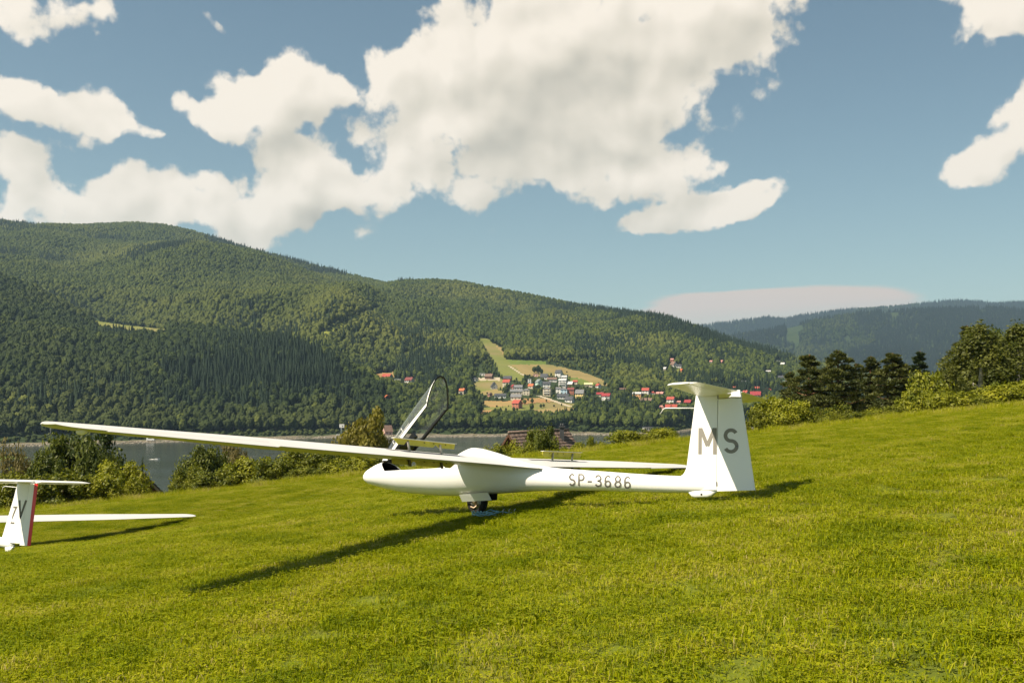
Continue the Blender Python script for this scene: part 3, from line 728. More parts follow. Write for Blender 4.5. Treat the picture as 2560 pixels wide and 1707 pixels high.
# houses on the far side (needed here so that no tree stands on or right in front of one)
# photo x, photo y of the base, width in photo px, depth/width, storeys, roof pitch, roof, wall, ridge turned, kind, label
R_RED, R_CRIM, R_ORNG, R_GREY, R_DARK, R_BRWN, R_SILV, R_YELW, R_GRN, R_PINK = 'red orange_red'.split()[0], 'crimson', 'orange', 'grey', 'dark', 'brown', 'silver', 'yellow', 'green', 'pink'
HOUSES = [
    (1223, 947, 22, .8, 1, .9, 'brown', 'timber', 20, 'gable', 'dark brown timber house on the pale yard at the foot of the ski slope'),
    (1206, 939, 13, .6, 1, .2, 'silver', 'white', 5, 'flat', 'long low white shed at the forest edge above the sandy yard'),
    (1189, 953, 13, .8, 1, .7, 'dark', 'white', 60, 'gable', 'small white house against the trees left of the village pasture'),
    (1235, 972, 17, 1.0, 1, 1.5, 'dark', 'grey', 78, 'gable', 'steep dark gabled house alone in the village pasture'),
    (1269, 952, 22, .7, 1, .9, 'dark', 'timber', 10, 'gable', 'dark house under the foot of the ski slope, behind the twin red roofs'),
    (1267, 967, 21, .9, 2, .9, 'red', 'cream', 18, 'gable', 'large house with a bright red roof, left one of the joined red pair'),
    (1284, 972, 13, .9, 1, 1.0, 'crimson', 'rose', 70, 'gable', 'red annex joined to the right of the large red-roofed house'),
    (1296, 974, 22, .7, 1, .8, 'grey', 'white', 8, 'gable', 'white cottage with a slate grey roof right of the red pair'),
    (1328, 971, 16, .9, 1, .9, 'orange', 'cream', 25, 'gable', 'small house with a vivid orange roof in the middle of the village'),
    (1291, 985, 31, .45, 1, .8, 'grey', 'cream', 3, 'gable', 'long grey roofed house beside the cream two-storey block'),
    (1316, 987, 19, .9, 2, .45, 'grey', 'cream', 8, 'hip', 'cream two-storey house with a low hipped roof, right end of the long grey one'),
    (1291, 999, 29, .6, 1, .9, 'grey', 'cream', 12, 'gable', 'cream gabled house with a grey roof just above the ploughed field'),
    (1251, 995, 29, .4, 1, .8, 'dark', 'white', 5, 'gable', 'low white house with a long slate roof left of the cream gable'),
    (1225, 992, 12, .9, 1, .9, 'brown', 'rose', 60, 'gable', 'pinkish gabled house at the left end of the lower house row'),
    (1156, 988, 19, .9, 2, .8, 'orange', 'cream', 30, 'gable', 'orange roofed house in the trees just right of the open canopy'),
    (1293, 1021, 26, .8, 2, 1.0, 'red', 'brick', 38, 'gable', 'lone red-roofed brick house in the ploughed field nearest the lake'),
    (1368, 989, 22, .9, 3, .4, 'grey', 'beige', 12, 'hip', 'tall beige three-storey house with a hipped roof in the village centre'),
    (1367, 971, 20, .8, 2, .8, 'dark', 'white', 6, 'gable', 'white house with a black roof above the beige three-storey house'),
    (1348, 966, 20, .8, 2, 1.0, 'green grey', 'mint', 68, 'gable', 'pale mint green gabled house right of the tall dark spruce'),
    (1361, 948, 22, .8, 1, 1.1, 'dark', 'white', 22, 'gable', 'white gabled house with a dark roof under the shrubby knoll'),
    (1380, 954, 24, .5, 1, .8, 'brown', 'white', 4, 'gable', 'long white house with a brown roof just right of the mint one, higher up'),
    (1397, 942, 19, .8, 2, 1.2, 'dark', 'white', 30, 'gable', 'tall white gabled house, highest in the village, at the stubble edge'),
    (1411, 948, 15, .8, 1, .7, 'silver', 'white', 15, 'gable', 'small white house tucked right below the highest white gable'),
    (1407, 967, 22, .9, 3, .5, 'silver', 'white', 14, 'gable', 'big white house with stacked balconies and a light grey roof'),
    (1427, 966, 17, .9, 1, 1.1, 'silver', 'timber', 32, 'gable', 'dark house with a silvery roof right of the balcony house'),
    (1438, 960, 13, .8, 1, .8, 'red', 'cream', 12, 'gable', 'red roof peeping out behind the silvery roofed house'),
    (1397, 983, 15, .9, 2, .6, 'grey', 'white', 16, 'gable', 'white house with a pale grey roof left of the light blue one'),
    (1410, 985, 18, .8, 2, .6, 'grey', 'blue', 8, 'hip', 'light blue two-storey house with a grey hipped roof'),
    (1427, 986, 18, .8, 2, .8, 'maroon', 'brick', 10, 'gable', 'brick house with a dark red roof right of the light blue one'),
    (1450, 995, 25, .8, 2, 1.1, 'grey', 'yellow', 20, 'gable', 'yellow house with a steep grey gable at the right of the village'),
    (1407, 997, 29, .5, 1, .9, 'dark', 'white', 6, 'gable', 'long white house under a black roof below the light blue one'),
    (1424, 1005, 24, .7, 1, 1.1, 'dark', 'white', 30, 'gable', 'white cottage with a black double gable above the dirt road'),
    (1471, 967, 21, .6, 1, .7, 'yellow', 'cream', 6, 'gable', 'long house with a pale yellow roof at the end of the stubble field'),
    (1496, 970, 14, .8, 1, 1.0, 'red', 'white', 60, 'gable', 'tiny white gable at the tip of the stubble field'),
    (1500, 992, 18, .7, 1, .8, 'crimson', 'cream', 10, 'gable', 'low red-roofed wing left of the tall white crimson-roofed house'),
    (1516, 1001, 24, .7, 2, .9, 'crimson', 'white', 24, 'gable', 'tall white house under a crimson roof at the right edge of the village'),
    (1339, 941, 14, .6, 1, .3, 'pink', 'pinkwall', 6, 'flat', 'low pinkish building in the open field under the shrubby knoll'),
    (1324, 958, 9, .9, 2, .3, 'silver', 'white', 6, 'flat', 'narrow pale block between two tall garden trees'),
    (968, 947, 27, .8, 1, .8, 'red', 'white', 22, 'gable', 'white house under a red roof, first of the group left of the canopy top'),
    (1024, 961, 25, .8, 2, .9, 'maroon', 'white', 28, 'gable', 'white house with stepped dark red roofs left of the canopy top'),
    (995, 953, 17, .5, 1, .3, 'silver', 'white', 4, 'flat', 'low white outbuilding between the two red roofs left of the canopy'),
    (968, 999, 13, .8, 1, .9, 'orange', 'timber', 70, 'gable', 'orange gable alone in the forest low down left of the canopy'),
    (1593, 996, 25, .8, 2, .5, 'silver', 'orangewall', 18, 'gable', 'orange walled two-storey house with a pale grey roof'),
    (1614, 987, 21, .8, 2, .9, 'red', 'white', 20, 'gable', 'red-roofed house behind the orange walled one'),
    (1631, 988, 14, .8, 1, .6, 'red', 'white', 8, 'hip', 'small hipped red roof right of the orange walled house'),
    (1650, 990, 21, .7, 1, .7, 'pink', 'grey', 26, 'gable', 'house with a faded pink roof in the trees left of the fin tip'),
    (1617, 1009, 32, .6, 1, .9, 'brown', 'white', 30, 'gable', 'white gable with a long brown roof under the orange walled house'),
    (1677, 1010, 22, .8, 2, .9, 'red', 'white', 26, 'gable', 'white house with a red gable just under the left tip of the tailplane'),
    (1695, 1011, 13, .7, 1, .7, 'pink', 'cream', 10, 'gable', 'low reddish annex right of the red gable under the tailplane'),
    (1720, 1012, 20, .8, 1, 1.0, 'crimson', 'timber', 30, 'gable', 'dark walled house under a crimson roof beside the fin'),
    (1678, 1025, 31, .6, 1, .9, 'red', 'white', 12, 'gable', 'broad white house with a red roof behind the tail antenna rod'),
    (1653, 1024, 15, .8, 1, .7, 'pink', 'rose', 14, 'hip', 'small reddish house at the bent end of the tail antenna rod'),
    (1557, 979, 17, .5, 1, .6, 'brown', 'cream', 4, 'gable', 'low brown roofed house alone in the trees left of the orange walled house'),
    (1663, 927, 11, .9, 1, 1.1, 'silver', 'cream', 50, 'gable', 'grey roofed hut high on the slope at the left of the small meadow'),
    (1684, 916, 17, .8, 1, 1.3, 'brown', 'white', 60, 'gable', 'white gabled cottage with a brown roof high above the small meadow'),
    (1680, 904, 10, .9, 1, .8, 'pink', 'brick', 20, 'gable', 'topmost pinkish hut on the slope above the small meadow'),
    (1704, 931, 10, .9, 1, 1.2, 'orange', 'orangewall', 60, 'gable', 'small orange hut at the right end of the small meadow'),
    (1697, 919, 14, .6, 1, .8, 'dark', 'white', 14, 'gable', 'dark roofed hut with white posts just above the orange hut'),
    (1800, 969, 26, .4, 1, .4, 'pink', 'pinkwall', 4, 'gable', 'long pink building behind the right half of the tailplane'),
    (1836, 975, 11, .9, 1, .9, 'red', 'cream', 40, 'gable', 'small red hut right of the long pink building'),
    (1864, 992, 16, .8, 2, 1.0, 'red', 'cream', 50, 'gable', 'cream house with a red gable above the right tailplane tip'),
    (1889, 998, 29, .7, 2, 1.0, 'crimson', 'yellow', 18, 'gable', 'large crimson roofed house with yellow walls right of the fin'),
    (1892, 976, 13, .8, 1, .9, 'red', 'rose', 10, 'gable', 'small red house straight above the large crimson roof'),
    (1919, 980, 21, .6, 1, .7, 'red', 'cream', 10, 'hip', 'wide low red roof right of the large crimson one'),
    (1963, 972, 23, .7, 1, .9, 'red', 'cream', 24, 'gable', 'bright red roof at the left edge of the first tall pine'),
    (1962, 955, 12, .8, 1, .5, 'green', 'grey', 14, 'flat', 'shed with a green sheet roof left of the first tall pine'),
    (1805, 909, 9, .9, 1, 1.3, 'pink', 'rose', 60, 'gable', 'tiny pink hut on the wooded slope, right one of a pair'),
    (1778, 908, 8, .9, 1, .9, 'pink', 'white', 30, 'gable', 'tiny pink and white hut on the wooded slope, left one of a pair'),
    (1957, 914, 12, .9, 1, .9, 'silver', 'white', 30, 'gable', 'white hut high at the upper right edge of the far village'),
    (1945, 905, 11, .6, 1, .4, 'silver', 'white', 10, 'flat', 'flat white hut above all others at the far right'),
    (1953, 948, 17, .7, 1, .8, 'dark', 'white', 14, 'gable', 'white house with a dark roof above the green sheet roof'),
    (1921, 933, 13, .7, 1, .6, 'silver', 'cream', 20, 'gable', 'pale hut half sunk in the trees left of the pine tops'),
    (1864, 962, 22, .6, 1, .8, 'grey', 'grey', 12, 'gable', 'long grey roof in the trees above the red gables'),
]
hbase = [hit(h[0], h[1], 1000) for h in HOUSES]

def scatter_far():
    rs = np.random.RandomState(8)
    P = []; S = []; K = []
    # candidates over the wedge, even in area
    n = 250000
    d = np.sqrt(rs.uniform(640 ** 2, 3350 ** 2, n)); t = rs.uniform(-.66, .62, n)
    # many more trees where they show larger: thin out with distance
    keep = rs.uniform(0, 1, n) < np.clip(2600 / d, .5, 1.0) ** 1.2
    d, t = d[keep], t[keep]
    x = t * d; xp = t * F + PW / 2
    z = zprof(xp, d); yp = Y0 - F * z / d
    ys, ds, yc, dc, dip, yt, dt = cols(xp)
    ok = (d > ds + 16) & (d < dt + 60)
    # hidden behind a nearer crest?
    vis = np.ones(len(d), bool)
    for fr in (.25, .4, .5, .6, .7, .8, .88, .95):
        dd = ds + (d - ds) * fr
        vis &= (zprof(xp, dd) / dd < (z + 26) / d)
    ok &= vis
    # fields, houses
    ci = np.clip(np.searchsorted(cx, xp) - 1, 0, len(cx) - 2); ri = np.clip(np.searchsorted(dv, d) - 1, 0, len(dv) - 2)
    c = cls[ri, ci]
    infield = c >= 2
    clearing = np.array([FIELDS[k - 2][0] in ('scrub_clearing',) if k >= 2 else False for k in range(len(FIELDS) + 2)])[c]
    ok &= ~(infield & ~clearing)
    ok &= ~((c == 1) & (rs.uniform(0, 1, len(d)) < .93))
    # keep the view to fields clear of tall trees at their lower edge
    tall = np.full(len(d), 17.0)
    for (nm, m, poly) in FIELDS:
        if nm in ('scrub_clearing',): continue
        pxs = [p[0] for p in poly]; pys = [p[1] for p in poly]
        top = yp - 15.0 * F / d
        blk = (xp > min(pxs)) & (xp < max(pxs)) & in_poly(xp, (yp + top * 1) / 2, poly)
        tall[blk] = 5.0
    low = (xp > 1196) & (xp < 1446) & (d < 1100); edge_y = I(xp, [1196, 1232, 1300, 1440], [1031, 1024, 1025, 1024])
    tall[low] = np.minimum(tall[low], np.maximum((yp[low] - edge_y[low]) / F * d[low], 1.0))
    for h, b in zip(HOUSES, hbase):
        hx, hy, hw = h[0], h[1], h[2]
        blk = (np.abs(xp - hx) < hw * .62 + 4) & (d < b.y + 14) & (d > b.y - 260) & (yp - 17 * F / d < hy - 3) & (yp > hy - 26)
        ok &= ~(blk & (d > b.y - 13))
        near = blk & (d <= b.y - 13)
        allow = (yp - (hy - .30 * hw)) / F * d
        tall[near] = np.minimum(tall[near], allow[near])
    village = (xp > 1180) & (xp < 1540) & (yp > 900) & (yp < 1030) & (d > 1050)
    ok &= ~(village & (rs.uniform(0, 1, len(d)) < .62))
    ok &= tall > 2.5
    # conifer stands
    nz = fbm(x / 160 + 9, d / 200, 61, 4)
    bias = np.where((xp < 1000) & (d > dc), -.05, 0) + np.where((xp < 1000) & (d < dc), .05, 0) + np.where((xp > 560) & (xp < 900) & (d > 2500), .16, 0) + np.where((xp < 1000) & (d < dc) & (d > dc - 330), .09, 0) + np.where((xp > 1350) & (d > 1900), .10, 0) + np.where(d < ds + 90, -.3, 0)
    con = (nz + bias + rs.uniform(-.10, .10, len(d))) > .63
    k = np.where(con, len(PB) + rs.randint(0, len(PC), len(d)), rs.randint(0, len(PB), len(d)))
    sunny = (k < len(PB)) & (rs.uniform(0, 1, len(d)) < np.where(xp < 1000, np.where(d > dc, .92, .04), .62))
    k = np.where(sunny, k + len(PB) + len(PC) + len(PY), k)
    s = rs.uniform(.72, 1.12, len(d)) * np.where(village, .55, 1)
    s = np.where(d > 2300, s * 1.1, s)
    young = clearing & infield
    k = np.where(young, len(PB) + len(PC) + rs.randint(0, len(PY), len(d)), k)
    bank = d < ds + 48
    k = np.where(bank, len(PB) + len(PC) + rs.randint(0, len(PY), len(d)), k)
    s = np.where(bank, rs.uniform(.5, 1.1, len(d)), s)
    s = np.minimum(s, tall / 15.0)
    ok &= ~(bank & (rs.uniform(0, 1, len(d)) < .35))
    pts = np.stack([x, d, z - .3], -1)[ok]
    return pts, s[ok], k[ok], rs.uniform(0, 6.28, ok.sum())
fp, fs, fk, fr = scatter_far()
# the trees that show largest: along the far bank, each one a tree of its own
o_ = np.argsort(fp[:, 1] - cols(fp[:, 0] / fp[:, 1] * F + PW / 2)[1])
infr = (np.abs(fp[:, 0] / fp[:, 1]) < .515) & (fk < len(PB)) & (fs > .6)
near_idx = [i for i in o_ if infr[i]][:150]
msk = np.ones(len(fp), bool); msk[near_idx] = False
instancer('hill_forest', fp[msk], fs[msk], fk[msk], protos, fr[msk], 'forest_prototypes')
for i in near_idx:
    o = obj('shore_tree', (PB + PC + PY)[fk[i]], None, fp[i], 'broadleaf tree at the front edge of the wood along the far lakeshore', 'tree', 'trees at the front edge of the far lakeshore wood')
    o.scale = (fs[i],) * 3; o.rotation_euler = (0, 0, fr[i])

M_FARCON = forest_material('cloud_shaded_conifer', (.004, .009, .006), (.010, .018, .010), (.012, .020, .012))  # cloud shade on the far ranges, painted into near-black conifer crowns
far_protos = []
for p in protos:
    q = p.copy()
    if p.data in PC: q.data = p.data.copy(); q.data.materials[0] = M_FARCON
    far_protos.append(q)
def scatter_range():
    rs = np.random.RandomState(9)
    n = 60000
    d = np.sqrt(rs.uniform(3600 ** 2, 7500 ** 2, n)); t = rs.uniform(.10, .55, n)
    x = t * d; xp = t * F + PW / 2; z = zfar2(xp, d)
    vis = np.ones(n, bool)
    for fr in (.3, .5, .65, .78, .88, .95):
        dd = 1800 + (d - 1800) * fr
        zz = np.where(dd < 3500, zprof(xp, dd), zfar2(xp, dd))
        vis &= zz / dd < (z + 24) / d
    light = (fbm(xp / 260, d / 900, 77, 3) > .5) & (xp < 2300)
    con = rs.uniform(0, 1, n) < np.where(light, .35, .97)  # more broadleaf on the sunlit flank, dark conifers for the cloud-shaded rest
    clear = fbm(xp / 60 + 4, d / 500, 78, 3) > .80
    ok = vis & ~clear
    k = np.where(con, len(PB) + rs.randint(0, len(PC), n), rs.randint(0, len(PB), n))
    return np.stack([x, d, z - .5], -1)[ok], rs.uniform(1.1, 1.6, n)[ok], k[ok], rs.uniform(0, 6.28, n)[ok]
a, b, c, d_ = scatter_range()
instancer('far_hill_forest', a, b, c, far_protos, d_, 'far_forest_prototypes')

# stones along the waterline
rs = np.random.RandomState(4); n = 2600
xp = rs.uniform(-80, 1750, n); dd = cols(xp)[1] + rs.uniform(-1.5, 6.0, n)
SV, SF = ico(1)
st = [bpy.data.objects.new('shore_stone_%d' % k, mesh_np('shore_stone_%d' % k, SV * (1 + np.random.RandomState(k).uniform(-.25, .25, (len(SV), 1))) * np.array([1, 1, .6]), SF, False, mats=[material('shore_stone_%d' % k, c, .9, .2, noise=(2, .3))])) for k, c in enumerate([(.22, .19, .15), (.17, .155, .125), (.27, .24, .19)])]
instancer('shore_stones', np.stack([(xp - 1280) / F * dd, dd, zprof(xp, dd) + .1], -1), rs.uniform(.35, 1.1, n), rs.randint(0, 3, n), st, rs.uniform(0, 6, n), 'stone_prototypes')
# ------------------------------------------------------------------ the houses across the lake
RC = dict(red=(.31, .062, .042), crimson=(.24, .030, .034), maroon=(.16, .045, .04), orange=(.42, .12, .05), grey=(.15, .15, .155), dark=(.055, .058, .065),
          brown=(.16, .10, .075), silver=(.42, .42, .42), yellow=(.55, .47, .24), green=(.10, .42, .22), pink=(.42, .20, .17))
RC['green grey'] = (.17, .20, .19)
WC = dict(white=(.60, .585, .545), cream=(.54, .48, .37), beige=(.55, .46, .33), grey=(.36, .36, .35), mint=(.42, .55, .47), blue=(.42, .55, .64), yellow=(.68, .52, .22),
          timber=(.12, .07, .045), brick=(.36, .14, .09), rose=(.50, .26, .20), pinkwall=(.58, .36, .30), orangewall=(.62, .33, .15))
RM = {k: material('roof_' + k.replace(' ', '_'), v, .75, .25, noise=(.8, .22), bump=(6, .3)) for k, v in RC.items()}
WM = {k: material('wall_' + k, v, .85, .2, noise=(.5, .12)) for k, v in WC.items()}
M_PANE = material('window_pane', (.05, .06, .07), .15, .5)
M_DOOR = material('door_wood', (.14, .08, .05), .6, .3)
M_CHIM = material('chimney_brick', (.40, .26, .20), .85, .2, noise=(3, .3))
me_win = MB().box((0, 0, 0), (1.15, .10, 1.3)).mesh('window', M_PANE)
me_door = MB().box((0, 0, 0), (1.0, .10, 2.05)).mesh('door', M_DOOR)

def far_house(h, base):
    x, y, wpx, dr, st, pitch, rc, wc, turn, kind, label = h
    w = wpx * base.y / F * 1.0
    a = math.radians(turn)
    L = w / (abs(math.cos(a)) + dr * abs(math.sin(a))); D = L * dr
    hw = 2.6 * st + .4
    name = 'village_house' if L > 5.5 else 'village_hut'
    t = thing(name, label, 'house' if L > 5.5 else 'hut', base, -a if (x * 7) % 2 < 1 else -a, 'houses of the village across the lake')
    hl, hd = L / 2, D / 2
    b = MB()
    rh = pitch * hd if kind != 'flat' else .25
    if kind == 'gable':
        b.prism([(-hl, -hd, -2.5), (-hl, hd, -2.5), (-hl, hd, hw), (-hl, 0, hw + rh), (-hl, -hd, hw)], (L, 0, 0))
    else:
        b.box((0, 0, (hw - 2.5) / 2), (L, D, hw + 2.5))
    b.obj('wall', WM[wc], t)
    r = MB(); o = .45; tk = .28
    if kind == 'gable':
        for s in (-1, 1):
            ee = hd + o; ze = hw - pitch * o; n = Vector((0, s * pitch, 1)).normalized() * tk
            p = [Vector((-hl - o, 0, hw + rh)), Vector((hl + o, 0, hw + rh)), Vector((hl + o, s * ee, ze)), Vector((-hl - o, s * ee, ze))]
            p = [q + Vector((0, 0, .02)) for q in p]
            r.prism(p, n)
    elif kind == 'hip':
        e = .5; rl = max(L - D, .4) / 2
        V = [(-hl - e, -hd - e, hw), (hl + e, -hd - e, hw), (hl + e, hd + e, hw), (-hl - e, hd + e, hw), (-rl, 0, hw + rh + .2), (rl, 0, hw + rh + .2)]
        r.add(V, [(0, 1, 5, 4), (1, 2, 5), (2, 3, 4, 5), (3, 0, 4), (3, 2, 1, 0)])
    else:
        r.box((0, 0, hw + .14), (L + .6, D + .6, .28))
    ro = r.obj('roof', RM[rc], t)
    if kind != 'flat' and L > 6:
        MB().box((L * .18, D * .10, hw + rh * .8 + .6), (.7, .7, 1.8)).obj('chimney', M_CHIM, ro)
    n = max(1, int(L / 3.2))
    for s in range(st):
        for i in range(n):
            xx = -hl + L * (i + .5) / n
            if s == 0 and i == n // 2 and n > 1:
                q = obj('door', me_door, t, (xx, -hd - .02, 1.0)); continue
            obj('window', me_win, t, (xx, -hd - .02, 1.55 + 2.6 * s))
        for sx in (-1, 1):
            for i in range(max(1, int(D / 3.6))):
                q = obj('window', me_win, t, (sx * (hl + .02), -hd + D * (i + .5) / max(1, int(D / 3.6)), 1.55 + 2.6 * s)); q.rotation_euler = (0, 0, math.pi / 2)
    if kind == 'gable' and D > 5 and pitch > .75:
        for sx in (-1, 1):
            q = obj('window', me_win, t, (sx * (hl + .02), 0, hw + rh * .35)); q.rotation_euler = (0, 0, math.pi / 2); q.scale = (.8, 1, .8)
    if st == 3 or 'balcon' in label:
        for s in range(1, st):
            bb = MB().box((0, -hd - .55, 2.6 * s + .2), (L * .8, 1.1, .16)); bb.box((0, -hd - 1.08, 2.6 * s + .7), (L * .8, .06, .8))
            bb.obj('balcony', WM['white'], t)
for h, b in zip(HOUSES, hbase): far_house(h, b)

# boathouse with stacked landing decks on the far bank
p = hit(1628, 1080); t = thing('boathouse', 'white boathouse with stepped decks on the far bank beside the fin', 'boathouse', (p.x, p.y, LAKE), .1)
bz = MB().box((-3, 3, 5.5), (9, 6, 3.4)).obj('upper_storey', WM['white'], t)
MB().box((-3, 3, 2.2), (8, 5, 3.0)).obj('lower_storey', WM['timber'], t)
MB().box((-3, 2.4, 7.4), (10.5, 8, .35)).obj('roof', RM['dark'], t)
for zz, xx, ww in ((3.75, -3, 11), (.9, 2, 14)): MB().box((xx, -1.8, zz), (ww, 3.6, .25)).obj('deck', WM['beige'], t)
for k in range(4): obj('window', me_win, t, (-6 + k * 2, -.05, 5.6))
for k in range(5): MB().tube([(-4 + 3 * k, -3.2, -2), (-4 + 3 * k, -3.2, .85)], .14, 6).obj('pile', M_BARK, t)
# stone cottage and bank of pale earth seen under the open canopy
p = hit(968, 1086); t = thing('stone_cottage', 'small steep roofed stone cottage at the water under the open canopy', 'cottage', (p.x, p.y, p.z), .5)
MB().prism([(-4, -4, -1), (-4, 4, -1), (-4, 4, 3.4), (-4, 0, 8.6), (-4, -4, 3.4)], (8, 0, 0)).obj('wall', WM['pinkwall'], t)
r = MB()
for s in (-1, 1): r.prism([(-4.4, 0, 8.7), (4.4, 0, 8.7), (4.4, s * 4.6, 2.7), (-4.4, s * 4.6, 2.7)], (0, s * .25, .2))
r.obj('roof', RM['brown'], t); obj('window', me_win, t, (-1.8, -4.03, 1.6)); obj('door', me_door, t, (1.5, -4.03, 1.0))
# roadside billboard on a pole
p = hit(853, 1090); t = thing('billboard', 'white billboard with a dark figure, high on a single pole by the lake road', 'billboard', (p.x, p.y, p.z))
MB().tube([(0, 0, -1), (0, 0, 9.6)], .22, 8).obj('pole', material('pole_steel', (.30, .36, .40), .5, .4), t)
bd = MB().box((.6, -.15, 9.6), (4.6, .25, 3.4)).obj('panel', WM['white'], t)
f = MB(); f.prism([(1.0, -.30, 8.7), (1.6, -.30, 8.7), (2.3, -.30, 10.2), (1.4, -.30, 9.7), (.8, -.30, 10.3), (.9, -.30, 9.5)], (0, .02, 0)); f.obj('painted_figure', RM['dark'], bd)
# lamp post on the lake road at the left
p = hit(126, 1097); t = thing('street_lamp', 'thin lone lamp post on the lake road under the wing tip', 'street lamp', (p.x, p.y, p.z))
MB().tube([(0, 0, -1), (0, 0, 11)], [.16, .10], 8).obj('pole', WM['grey'], t); MB().tube([(0, 0, 11), (.5, -.2, 11.5), (1.6, -.6, 11.6)], .06, 6).obj('arm', WM['grey'], t); MB().box((1.9, -.7, 11.6), (.9, .35, .18)).obj('lamp_head', WM['grey'], t)
# parked cars on the lake road, the white van on the stony bank
M_TYRE = material('tyre_rubber', (.018, .017, .016), .85, .2, bump=(60, .3)); M_CARW = material('white_car_paint', (.75, .75, .73), .3, .5); M_CARY = material('yellow_car_paint', (.62, .50, .20), .3, .5)
def car(x, y, mat, label, name='parked_car', cat='car', w=4.2, hgt=1.45, van=False):
    p = hit(x, y); t = thing(name, label, cat, (p.x, p.y, p.z + .05), .1)
    q = hgt
    prof = [(-w / 2, .3), (w / 2, .3), (w / 2, q * .62), (w * .32, q * .68), (w * .14, q), (-w * .30, q), (-w * .46, q * .66), (-w / 2, q * .6)] if not van else [(-w / 2, .35), (w / 2, .35), (w / 2, q * .55), (w * .36, q * .62), (w * .26, q), (-w / 2, q)]
    MB().prism([(a, -.85, b) for a, b in prof], (0, 1.7, 0)).obj('body', mat, t)
    MB().prism([(-w * .27, -.87, q * .68), (w * .24, -.87, q * .68), (w * .11, -.87, q * .95), (-w * .25, -.87, q * .95)], (0, 1.74, 0)).obj('side_window', M_PANE, t)
    for sx in (-.3, .3):
        for sy in (-.8, .8):
            c = []; MB().tube([(w * sx, sy - .1, .32), (w * sx, sy + .1, .32)], .33, 12).obj('wheel', M_TYRE, t)
car(846, 1089, M_CARW, 'white car parked on the lake road just left of the yellow one')
car(857, 1089, M_CARY, 'pale yellow car parked on the lake road under the billboard')
car(376, 1103, M_CARW, 'white camper van standing on the stony bank under the near wing', 'camper_van', 'van', 6.4, 2.7, True)
# motor boat on the lake with its wake
b = px(393, 1148, 45 * F / (1148 - Y0)); t = thing('motor_boat', 'tiny white motor boat moving across the middle of the lake', 'boat', (b.x, b.y, LAKE), -.15); t.scale = (.6, .6, .6)
MB().add([(-2.6, -.9, .1), (-2.6, .9, .1), (1.2, 1.0, .1), (3.2, 0, .3), (1.2, -1.0, .1), (-2.6, -1.0, .9), (-2.6, 1.0, .9), (1.3, 1.15, .95), (3.6, 0, 1.15), (1.3, -1.15, .95)],
         [(4, 3, 2, 1, 0), (5, 6, 7, 8, 9), (0, 1, 6, 5), (1, 2, 7, 6), (2, 3, 8, 7), (3, 4, 9, 8), (4, 0, 5, 9)]).obj('hull', M_CARW, t)
MB().prism([(-.3, -.6, .95), (1.4, -.6, .95), (.9, -.6, 1.6), (-.1, -.6, 1.6)], (0, 1.2, 0)).obj('windscreen', M_PANE, t)
MB().box((-2.9, 0, .8), (.5, .5, .9)).obj('outboard_motor', RM['dark'], t)
w = MB()
for s in (-1, 1): w.add([(-3, s * .5, .05), (-9, s * 1.4, .04), (-9, s * 2.0, .04), (-3, s * 1.1, .05), (-6, s * 1.2, .32)], [(0, 1, 4), (1, 2, 4), (2, 3, 4), (3, 0, 4)])
w.obj('wake', WM['white'], t)

# single trees and bushes among the village fields
M_GT = [(1247, 943, 11, 0), (1255, 948, 9, 0), (1316, 957, 17, 0), (1329, 952, 15, 2), (1312, 953, 18, 1), (1346, 935, 22, 0), (1336, 932, 18, 0), (1354, 937, 16, 0), (1269, 974, 18, 0), (1271, 968, 14, 2),
        (1198, 985, 13, 0), (1182, 973, 16, 0), (1218, 986, 7, 0), (1257, 1020, 8, 3), (1242, 1018, 7, 0), (1271, 1017, 5, 0), (1329, 1013, 6, 0), (1352, 1020, 11, 0), (1359, 1018, 10, 0), (1366, 1005, 8, 0), (1385, 1017, 7, 0), (1404, 1015, 8, 0),
        (1338, 985, 13, 0), (1340, 975, 12, 0), (1384, 990, 10, 0), (1388, 972, 14, 0), (1415, 976, 9, 0), (1441, 977, 14, 0), (1448, 972, 16, 2), (1462, 985, 15, 0), (1475, 984, 16, 0), (1484, 990, 14, 0), (1432, 969, 9, 0), (1384, 946, 7, 0),
        (1417, 932, 6, 0), (1355, 978, 10, 0), (1305, 1002, 11, 0), (1277, 998, 9, 0), (1240, 1000, 9, 0), (1325, 995, 10, 0), (1436, 1004, 10, 0), (1459, 1002, 11, 0), (1320, 1002, 8, 0), (1286, 957, 9, 0)]
FORM = ['rounded green tree', 'tall dark tree', 'dark pointed conifer', 'dark columnar cypress-like tree']
